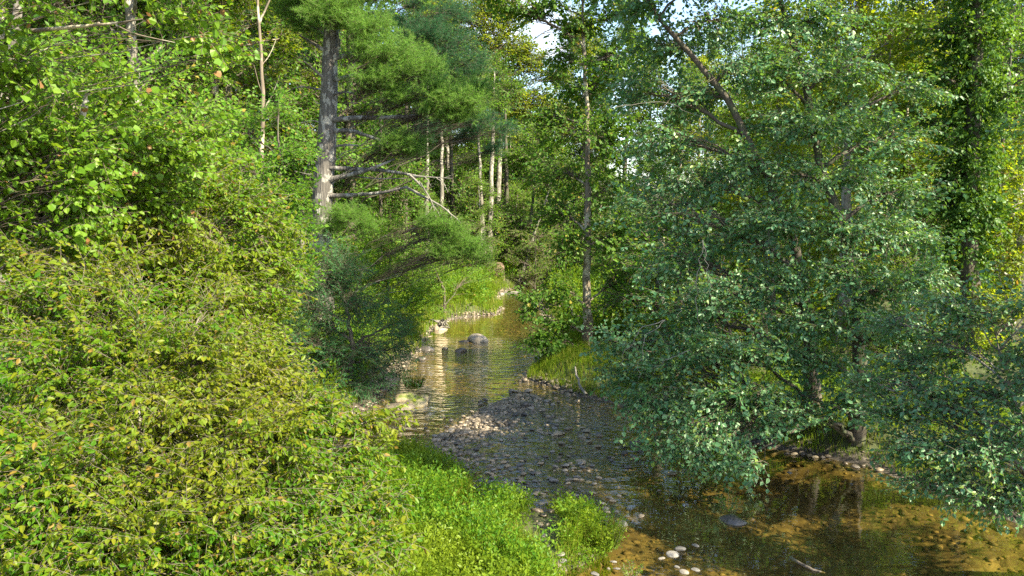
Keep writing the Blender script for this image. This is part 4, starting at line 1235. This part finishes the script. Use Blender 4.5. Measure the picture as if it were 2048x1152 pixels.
rock('rock', 'pale ledge of stones at the far end of the visible stream', 'rock', 1022, 586, 34, 7, 'stone_pale', 43)
rock('rock', 'small pale stone beside the ledge at the far end of the stream', 'rock', 1003, 588, 12, 5, 'stone_pale', 44)
rock('rock', 'flat pale rock on the grassy far point left of the stream', 'rock', 958, 588, 16, 7, 'stone_pale', 45, z=0.4)

# stones one can point at on the bar and in the shallows: photo pixel, width in pixels, material
ST = []
for zx, zy, w, m in [(1685, 838, 80, 'p'), (1585, 742, 50, 'p'), (1592, 760, 40, 'p'), (1610, 672, 55, 't'), (1650, 757, 35, 'p'), (1720, 786, 32, 'p'), (1800, 786, 46, 't'), (1262, 562, 62, 'p'), (1236, 550, 40, 'p'),
                     (1350, 580, 32, 't'), (1395, 558, 42, 't'), (1402, 542, 40, 'p'), (1395, 658, 42, 'p'), (1445, 706, 38, 'p'), (1335, 500, 36, 'p'), (1270, 477, 46, 'p'), (1125, 498, 38, 't'), (1128, 518, 36, 'p'),
                     (1180, 458, 42, 't'), (1055, 465, 48, 'p'), (880, 442, 36, 't'), (1070, 523, 48, 't'), (1045, 553, 46, 't'), (1062, 567, 54, 't'), (1090, 647, 36, 't'), (1170, 642, 56, 't'), (1290, 275, 64, 't'),
                     (1060, 278, 42, 't'), (1310, 332, 48, 't'), (1185, 262, 36, 't'), (1215, 222, 32, 't'), (1095, 98, 84, 'd'), (1072, 80, 52, 't'), (1235, 67, 36, 't'), (1190, 120, 32, 't'), (1020, 153, 50, 'd'),
                     (1080, 153, 46, 'd'), (1125, 248, 36, 'd'), (1410, 70, 36, 't'), (650, 453, 38, 'd'), (665, 357, 26, 't'), (1435, 443, 48, 't'), (1440, 482, 46, 'p'), (1500, 472, 36, 'p'), (1320, 472, 26, 'p'),
                     (1385, 487, 36, 'p'), (1540, 547, 42, 't'), (1515, 582, 36, 'p'), (1470, 257, 52, 't'), (1355, 243, 52, 't'), (1620, 437, 26, 'p'), (1215, 413, 44, 'd'), (790, 412, 42, 'd'), (597, 230, 36, 'd'),
                     (1320, 272, 30, 't'), (1440, 295, 50, 't'), (1545, 288, 40, 't'), (1145, 45, 60, 't'), (1045, 40, 50, 't'), (1100, 10, 60, 'p'), (1265, 20, 40, 'd'), (990, 210, 34, 'd'), (1015, 300, 40, 'd'),
                     (1085, 300, 34, 'd'), (835, 245, 34, 'd'), (880, 130, 40, 'd'), (960, 55, 34, 't'), (1020, 10, 50, 'p'), (980, 445, 24, 'p'), (1165, 428, 24, 'p'), (1080, 437, 30, 'd'), (925, 488, 24, 'p'),
                     (1215, 630, 22, 'p'), (1415, 615, 22, 'p'), (1440, 630, 22, 'p'), (1500, 688, 24, 'p'), (1565, 708, 44, 'p'), (1375, 686, 40, 'p'), (995, 612, 30, 'p'), (960, 600, 22, 'd'), (1050, 634, 40, 'p'),
                     (1195, 908, 58, 'p'), (1220, 968, 52, 'p'), (1280, 968, 44, 'p'), (1190, 938, 46, 'p'), (1315, 1066, 58, 'p'), (1300, 1022, 60, 'p'), (1650, 1112, 44, 'p'), (1515, 1145, 56, 'p'), (1635, 1070, 32, 'p'),
                     (1600, 1110, 26, 'p'), (1250, 945, 36, 'd'), (1165, 880, 30, 'p'), (1210, 890, 30, 't')]:
    ST.append((700 + zx * 650 / 2013, 780 + zy * 650 / 2013, w * 650 / 2013, m))
for zx, zy, w, m in [(347, 238, 46, 't'), (385, 138, 42, 't'), (360, 160, 36, 't'), (355, 628, 62, 'p'), (385, 604, 54, 'p'), (300, 646, 34, 'p'), (460, 586, 36, 'p'), (410, 714, 46, 'p'), (370, 690, 28, 'p'), (460, 704, 40, 'p'),
                     (905, 140, 28, 'd'), (940, 144, 36, 't'), (975, 140, 44, 'd'), (930, 112, 40, 'd'), (1010, 150, 30, 't'), (1040, 158, 30, 't'), (1075, 160, 26, 'd'), (1230, 204, 44, 'd'), (915, 234, 26, 'p'), (595, 200, 28, 'd'),
                     (690, 200, 22, 'p'), (285, 318, 16, 'p'), (57, 175, 22, 'p'), (1215, 288, 14, 'p'), (60, 664, 26, 'p')]:
    ST.append((1200 + zx * 848 / 2048, 850 + zy * 848 / 2048, w * 848 / 2048, m))
SV = {}
for m, mat in (('p', 'stone_pale'), ('t', 'stone_tan'), ('d', 'stone_dark')):
    SV[m] = [blob_mesh('stone', mat, (1, 0.78, 0.5), 60 + k, 3, 0.28, 0.4) for k in range(6)]
WORDS = {'p': 'pale grey', 't': 'tan', 'd': 'dark wet'}


def stone_at(px, py, w, m):
    p = onz(px, py, 0.0)
    g = gz(p[0], p[1])
    zz = max(0.0, g) if g > 0.12 else 0.0
    p = onz(px, py, zz)
    s = 0.5 * w * np.linalg.norm(p - CAM) / F
    o = link('stone', random.choice(SV[m]), None, (p[0], p[1], zz + 0.08 * s + 0.01))
    o.scale = (s * random.uniform(0.95, 1.1), s * random.uniform(0.85, 1.15), s * random.uniform(0.7, 1.05))
    o.rotation_euler = (random.uniform(-0.15, 0.15), random.uniform(-0.15, 0.15), random.uniform(-0.5, 0.5))
    if py > 1010 and px < 1150: zone = 'on the gravel gap beside the grass bank'
    elif px > 1500 and py > 880 and py < 960: zone = 'on the right-hand shore under the alder'
    elif py > 1060: zone = 'in the golden shallows beside the grass point'
    elif py > 930: zone = 'in the dim shallows right of the grass bank'
    elif py > 850: zone = 'on the middle of the gravel bar'
    else: zone = 'at the upstream edge of the gravel bar'
    size = 'small' if w < 12 else 'larger'
    tag(o, size + ' ' + WORDS[m] + ' stone ' + zone, 'stone', 'stones ' + zone)


for s in ST: stone_at(*s)
# the remaining stones of the bar that are large enough to tell apart
rs = random.Random(9)
k = 0
while k < 170:
    px, py = rs.uniform(800, 1290), rs.uniform(775, 1010)
    q = onz(px, py)
    if poly_sdf(np.array([q[0]]), np.array([q[1]]), BAR)[0] > 0.1 or poly_sdf(np.array([q[0]]), np.array([q[1]]), ISLAND)[0] < 0.1: continue
    left = px + (py - 780) * 0.4 < 1010
    if not left and rs.random() < 0.45: continue
    stone_at(px, py, rs.uniform(5, 13) * (1.2 if py > 850 else 1), rs.choice('dddttp' if left else 'pptttd'))
    k += 1

# pebbles nobody could count: on the bar and golden ones on the stream bed
def pebble_field(name, xy, size, mat, seed, zoff):
    r = np.random.default_rng(seed)
    n = len(xy)
    ph = (1 + 5 ** 0.5) / 2
    ico = norm(np.array([[-1, ph, 0], [1, ph, 0], [-1, -ph, 0], [1, -ph, 0], [0, -1, ph], [0, 1, ph], [0, -1, -ph], [0, 1, -ph], [ph, 0, -1], [ph, 0, 1], [-ph, 0, -1], [-ph, 0, 1]], float))
    fc = np.array([[0, 11, 5], [0, 5, 1], [0, 1, 7], [0, 7, 10], [0, 10, 11], [1, 5, 9], [5, 11, 4], [11, 10, 2], [10, 7, 6], [7, 1, 8], [3, 9, 4], [3, 4, 2], [3, 2, 6], [3, 6, 8], [3, 8, 9], [4, 9, 5], [2, 4, 11], [6, 2, 10], [8, 6, 7], [9, 8, 1]])
    V = ico[None] * (1 + 0.25 * r.normal(0, 1, (n, 12, 1)).clip(-1, 1))
    s = size[:, None] * np.stack([r.uniform(0.8, 1.3, n), r.uniform(0.6, 1.0, n), r.uniform(0.35, 0.6, n)], -1)
    V = V * s[:, None]
    a = r.uniform(0, 6.28, n)
    ca, sa = np.cos(a)[:, None], np.sin(a)[:, None]
    X, Y = V[..., 0] * ca - V[..., 1] * sa, V[..., 0] * sa + V[..., 1] * ca
    z = height(xy[:, 0], xy[:, 1]) + zoff * size
    V = np.stack([X + xy[:, 0:1], Y + xy[:, 1:2], V[..., 2] + z[:, None]], -1)
    mb = MB()
    mb.add(V.reshape(-1, 3), [(fc[None] + np.arange(n)[:, None, None] * 12).reshape(-1, 3)])
    tag(link(name, mb.mesh(name, [M[mat]], smooth=True)), kind='stuff')


def pebble_mat(name, cols, rough):
    N = NT(name)
    g = N.n('NewGeometry')
    k = len(cols) - 1
    c = N.ramp(g.outputs['Random Per Island'], [(i / k, q) for i, q in enumerate(cols)])
    c = N.mix(0.4, c, N.ramp(N.noise(N.pos(), 14, 4), [(0.3, 0.35), (0.7, 1.2)]), 'MULTIPLY')
    p = N.n('BsdfPrincipled', Roughness=rough)
    N.l(c, p.inputs['Base Color'])
    N.l(p.outputs[0], N.out.inputs['Surface'])
    return N.m


M['pebble_bar'] = pebble_mat('bar_pebbles', [(0.05, 0.040, 0.030), (0.11, 0.087, 0.062), (0.18, 0.14, 0.095), (0.28, 0.23, 0.17)], 0.4)
M['pebble_bed'] = pebble_mat('bed_pebbles', [(0.045, 0.032, 0.013), (0.09, 0.064, 0.022), (0.14, 0.10, 0.034), (0.22, 0.16, 0.06)], 0.8)
r = np.random.default_rng(78)
xy = np.stack([r.uniform(-9, 12, 200000), r.uniform(11, 62, 200000)], -1)
hh = height(xy[:, 0], xy[:, 1])
xy = xy[((xy[:, 1] > 26) | (xy[:, 0] < 0) | (r.random(len(xy)) < 0.2)) & (hh > -0.10) & (hh < 0.22) & (poly_sdf(xy[:, 0], xy[:, 1], BAR) > 0) & (r.random(len(xy)) < fbm(xy[:, 0] * 0.9, xy[:, 1] * 0.9, 51) * 1.3 - 0.25)][:7000]
pebble_field('shore_gravel', xy, 0.03 + 0.11 * r.random(len(xy)) ** 2.5, 'pebble_bar', 7, 0.25)
r = np.random.default_rng(77)
xy = np.stack([r.uniform(-6, 6, 90000), r.uniform(12, 30, 90000)], -1)
sb = poly_sdf(xy[:, 0], xy[:, 1], BAR)
wgt = 0.18 + 0.82 * sstep(1.2, -1.6, xy[:, 0] * 0.8 - (xy[:, 1] - 22) * 0.35)
xy = xy[(sb < 0.25) & (r.random(len(xy)) < wgt)][:7500]
pebble_field('gravel', xy, 0.022 + 0.085 * r.random(len(xy)) ** 2.2, 'pebble_bar', 5, 0.3)
xy = np.stack([r.uniform(-6, 11, 26000), r.uniform(9, 50, 26000)], -1)
hh = height(xy[:, 0], xy[:, 1])
xy = xy[(hh < -0.05) & (hh > -0.7)][:9000]
pebble_field('riverbed_gravel', xy, (0.025 + 0.075 * r.random(len(xy)) ** 2) * np.where(r.random(len(xy)) < 0.04, 1.9, 1), 'pebble_bed', 6, 0.0)

# ---------------------------------------------------------------- grass and ground cover
def grass(name, xy, hgt, wid, mat, seed, lean=0.35):
    r = np.random.default_rng(seed)
    n = len(xy)
    z = height(xy[:, 0], xy[:, 1]) - 0.02
    a = r.uniform(0, 6.28, n)
    la = r.uniform(0, 6.28, n)
    ln = np.abs(r.normal(0, lean, n)) * hgt
    side = np.stack([np.cos(a), np.sin(a), np.zeros(n)], -1) * wid[:, None]
    dirn = np.stack([np.cos(la), np.sin(la), np.zeros(n)], -1) * ln[:, None]
    b0 = np.concatenate([xy, z[:, None]], -1)
    up = np.stack([np.zeros(n), np.zeros(n), hgt], -1)
    m = b0 + up * 0.6 + dirn * 0.35
    t = b0 + up * (1 - 0.25 * (ln / hgt)[:, None].clip(0, 1)) + dirn
    V = np.stack([b0 - side * 0.6, b0 + side * 0.6, m + side * 0.5, m - side * 0.5, t], 1)
    o = np.arange(n)[:, None] * 5
    mb = MB()
    mb.add(V.reshape(-1, 3), [np.array([[0, 1, 2, 3]]) + o, np.array([[3, 2, 4]]) + o])
    tag(link(name, mb.mesh(name, [M[mat]])), kind='stuff')


def scatter(n, x0, x1, y0, y1, seed):
    r = np.random.default_rng(seed)
    return np.stack([r.uniform(x0, x1, n), r.uniform(y0, y1, n)], -1), r


# grass bank in the foreground
xy, r = scatter(300000, -7, 3, 8.5, 21, 1)
d = poly_sdf(xy[:, 0], xy[:, 1], ISLAND)
cl = 0.5 * fbm(xy[:, 0] * 1.1, xy[:, 1] * 1.1, 21) + 0.5 * fbm(xy[:, 0] * 3.2, xy[:, 1] * 3.2, 23)
d = d + 0.5 * (fbm(xy[:, 0] * 1.7, xy[:, 1] * 1.7, 27) - 0.5)
gap = np.hypot((xy[:, 0] - onz(1085, 1080)[0]) / 0.45, (xy[:, 1] - onz(1085, 1080)[1]) / 1.3) > 1
keep = (d < 0.02) & (r.random(len(xy)) < sstep(0.34, 0.58, cl)) & gap
xy, cl, d = xy[keep][:60000], cl[keep][:60000], d[keep][:60000]
hg = (0.09 + 0.38 * sstep(0.38, 0.64, cl)) * r.uniform(0.55, 1.25, len(xy)) * (0.35 + 0.65 * sstep(0, -0.5, d))
grass('grass', xy, hg, r.uniform(0.008, 0.016, len(xy)), 'grass', 3, 0.6)
mb = MB()
xy, r = scatter(60000, -7, 3, 8.5, 21, 2)
d = poly_sdf(xy[:, 0], xy[:, 1], ISLAND)
cl = fbm(xy[:, 0] * 0.9 + 5, xy[:, 1] * 0.9, 25)
gap = np.hypot((xy[:, 0] - onz(1085, 1080)[0]) / 0.45, (xy[:, 1] - onz(1085, 1080)[1]) / 1.3) > 1
k = (d < -0.1) & (r.random(len(xy)) < sstep(0.38, 0.6, cl) * 0.9 + 0.08) & gap
xy = xy[k][:5500]
c2 = 0.5 * fbm(xy[:, 0] * 1.1, xy[:, 1] * 1.1, 21) + 0.5 * fbm(xy[:, 0] * 3.2, xy[:, 1] * 3.2, 23)
o = np.concatenate([xy, (height(xy[:, 0], xy[:, 1]) + 0.28 * sstep(0.38, 0.64, c2) * r.uniform(0.3, 1.0, len(xy)))[:, None]], -1)
sprays(mb, 'weed', o, np.stack([r.normal(0, 0.8, len(xy)), r.normal(0, 0.8, len(xy)), np.ones(len(xy))], -1), 1.15, 0, 0, False, rng=r)
tag(link('weeds', mb.mesh('weeds', [M['leaf_weed']])), kind='stuff')

# bank grass: right bank by the slender tree, left bank, far point, right shore under the alders
for nm, n, x0, x1, y0, y1, cap, h0, seed, lo, hi in [('bank_grass', 60000, -1, 7, 24, 36, 22000, 0.30, 11, 0.03, 2.6), ('bank_grass', 90000, -9, 1, 33, 62, 24000, 0.50, 12, 0.0, 3.5),
                                                    ('bank_grass', 60000, 5, 13, 13, 25, 20000, 0.26, 13, 0.06, 3.0), ('bank_grass', 40000, 1, 7, 36, 62, 9000, 0.45, 14, 0.1, 2.5),
                                                    ('bank_grass', 30000, -10, -3.5, 18, 33, 9000, 0.35, 15, 0.1, 2.5)]:
    xy, r = scatter(n, x0, x1, y0, y1, seed)
    hh = height(xy[:, 0], xy[:, 1])
    cl = fbm(xy[:, 0] * 0.8, xy[:, 1] * 0.8, 31)
    k = (hh > lo) & (hh < hi) & (r.random(n) < 0.15 + cl)
    xy, cl = xy[k][:cap], cl[k][:cap]
    grass(nm, xy, h0 * r.uniform(0.5, 1.3, len(xy)) * (0.5 + cl), r.uniform(0.010, 0.018, len(xy)) * (1.6 if y1 > 50 else 1), 'grass', seed)
mb = MB()
for n, x0, x1, y0, y1, cap, sc in [(9000, -12, 2, 24, 66, 2600, 2.4), (8000, 3, 15, 12, 30, 1500, 1.5), (6000, 1, 14, 30, 66, 1800, 2.4), (16000, -40, 36, 28, 85, 5000, 3.4)]:
    xy, r = scatter(n, x0, x1, y0, y1, int(x1 + y1))
    hh = height(xy[:, 0], xy[:, 1])
    k = ~((np.abs(xy[:, 0] - 2.6) < 2.0) & (xy[:, 1] > 26) & (xy[:, 1] < 31.2)) & (hh > 0.25) & (r.random(n) < 1.6 * (fbm(xy[:, 0] * 0.5, xy[:, 1] * 0.5, 41) - 0.15))
    xy = xy[k][:cap]
    o = np.concatenate([xy, height(xy[:, 0], xy[:, 1])[:, None] + r.uniform(0, 0.35, (len(xy), 1))], -1)
    sprays(mb, 'weed', o, np.stack([r.normal(0, 0.5, len(xy)), r.normal(0, 0.5, len(xy)), np.ones(len(xy))], -1), sc, 0, 0, False, rng=r)
tag(link('undergrowth', mb.mesh('undergrowth', [M['leaf_weed']])), kind='stuff')


# ---------------------------------------------------------------- small single things
def tuft(name, label, cat, pos, n, rad, hgt, kind='weed', sc=1.0, leaf='leaf_weed', blades=0, seed=1):
    r = np.random.default_rng(seed)
    mb = MB()
    a, q = r.uniform(0, 6.28, n), rad * np.sqrt(r.random(n))
    o = np.array(pos) + np.stack([np.cos(a) * q, np.sin(a) * q, r.uniform(0, 0.35 * hgt, n)], -1)
    sprays(mb, kind, o, np.stack([np.cos(a) * 0.5, np.sin(a) * 0.5, np.ones(n)], -1), sc, 0, 1, True, 0.003, r)
    if blades:
        a, q = r.uniform(0, 6.28, blades), rad * np.sqrt(r.random(blades))
        o = np.array(pos) + np.stack([np.cos(a) * q, np.sin(a) * q, np.zeros(blades)], -1)
        tip = o + np.stack([np.cos(a) * 0.4, np.sin(a) * 0.4, np.ones(blades)], -1) * hgt * r.uniform(0.6, 1.2, (blades, 1))
        sticks(mb, o, tip, 0.007, 0.001, 0, sag=0.0, seg=2)
    o = link(name, mb.mesh(name, [M[leaf], M['twig']], pos), None, pos)
    return tag(o, label, cat)


p = onz(1468, 1046)
tuft('plant', 'small leafy green tuft growing on the grey rock in the pool', 'plant', (p[0] - 0.03, p[1] + 0.2, 0.10), 16, 0.14, 0.3, sc=0.75, leaf='leaf_mid', seed=3)
p = onz(826, 790)
tuft('plant', 'bright yellow-green grass tuft on top of the mossy slab', 'plant', (p[0], p[1] + 0.3, 0.2), 10, 0.3, 0.4, sc=0.9, blades=160, leaf='grass', seed=4)
p = onz(1265, 1148, 0.1)
tuft('plant', 'low leafy plant at the bottom edge by the golden shallows', 'plant', (p[0], p[1], 0.0), 12, 0.1, 0.2, sc=0.6, leaf='leaf_weed', seed=5)
for (px, py, sd, lab) in [(872, 948, 6, 'right-hand broad-leaved light green plant on the shaded end of the grass bank'), (832, 938, 7, 'left-hand broad-leaved light green plant on the shaded end of the grass bank')]:
    p = onz(px, py, 0.35)
    tuft('plant', lab, 'plant', (p[0], p[1], 0.3), 9, 0.06, 0.2, kind='maple', sc=0.45, leaf='leaf_light', seed=sd)
p = onz(1215, 1095, 0.1)
tuft('grass_clump', 'tall bright grass clump at the right tip of the grass bank', 'grass', (p[0] - 0.1, p[1] + 0.1, 0.1), 16, 0.32, 0.5, sc=0.9, blades=420, leaf='grass', seed=8)

# driftwood stick in the pool
mb = MB()
tube(mb, smooth_path([onz(1580, 1114, 0.05), onz(1605, 1130, 0.03), onz(1630, 1141, 0.02), onz(1650, 1146, -0.03)], 14, 0.004, 2), [0.022, 0.028, 0.014], 7, 0, 0.2)
o = link('driftwood_stick', mb.mesh('driftwood_stick', [M['brown_bark']], smooth=True))
tag(o, 'bare brown stick lying in the golden shallows of the pool', 'stick')
mb = MB()
rr2 = np.random.default_rng(4)
c0 = onz(884, 648, 0.5)
for k in range(11):
    a = rr2.uniform(0, 6.28)
    e = c0 + np.array([math.cos(a) * rr2.uniform(0.2, 0.6), math.sin(a) * 0.4, rr2.uniform(-0.55, 0.3)])
    tube(mb, smooth_path([c0 + rr2.normal(0, 0.1, 3), 0.5 * (c0 + e) + rr2.normal(0, 0.12, 3), e], 7, 0.03, k), [rr2.uniform(0.05, 0.11), 0.02], 5)
tag(link('root_tangle', mb.mesh('root_tangle', [M['dead_wood']], smooth=True)), 'tangled bleached roots washed out at the edge of the left bank', 'roots')
mb = MB()
tube(mb, smooth_path([onz(1150, 752, 0.4) + np.array([0, 0, 0.3]), onz(1158, 772, 0.4), onz(1172, 790, 0.3)], 8, 0.01, 3), [0.03, 0.05], 6)
tag(link('fallen_branch', mb.mesh('fallen_branch', [M['dead_wood']], smooth=True)), 'short bleached branch leaning on the right bank grass below the slender tree', 'branch')
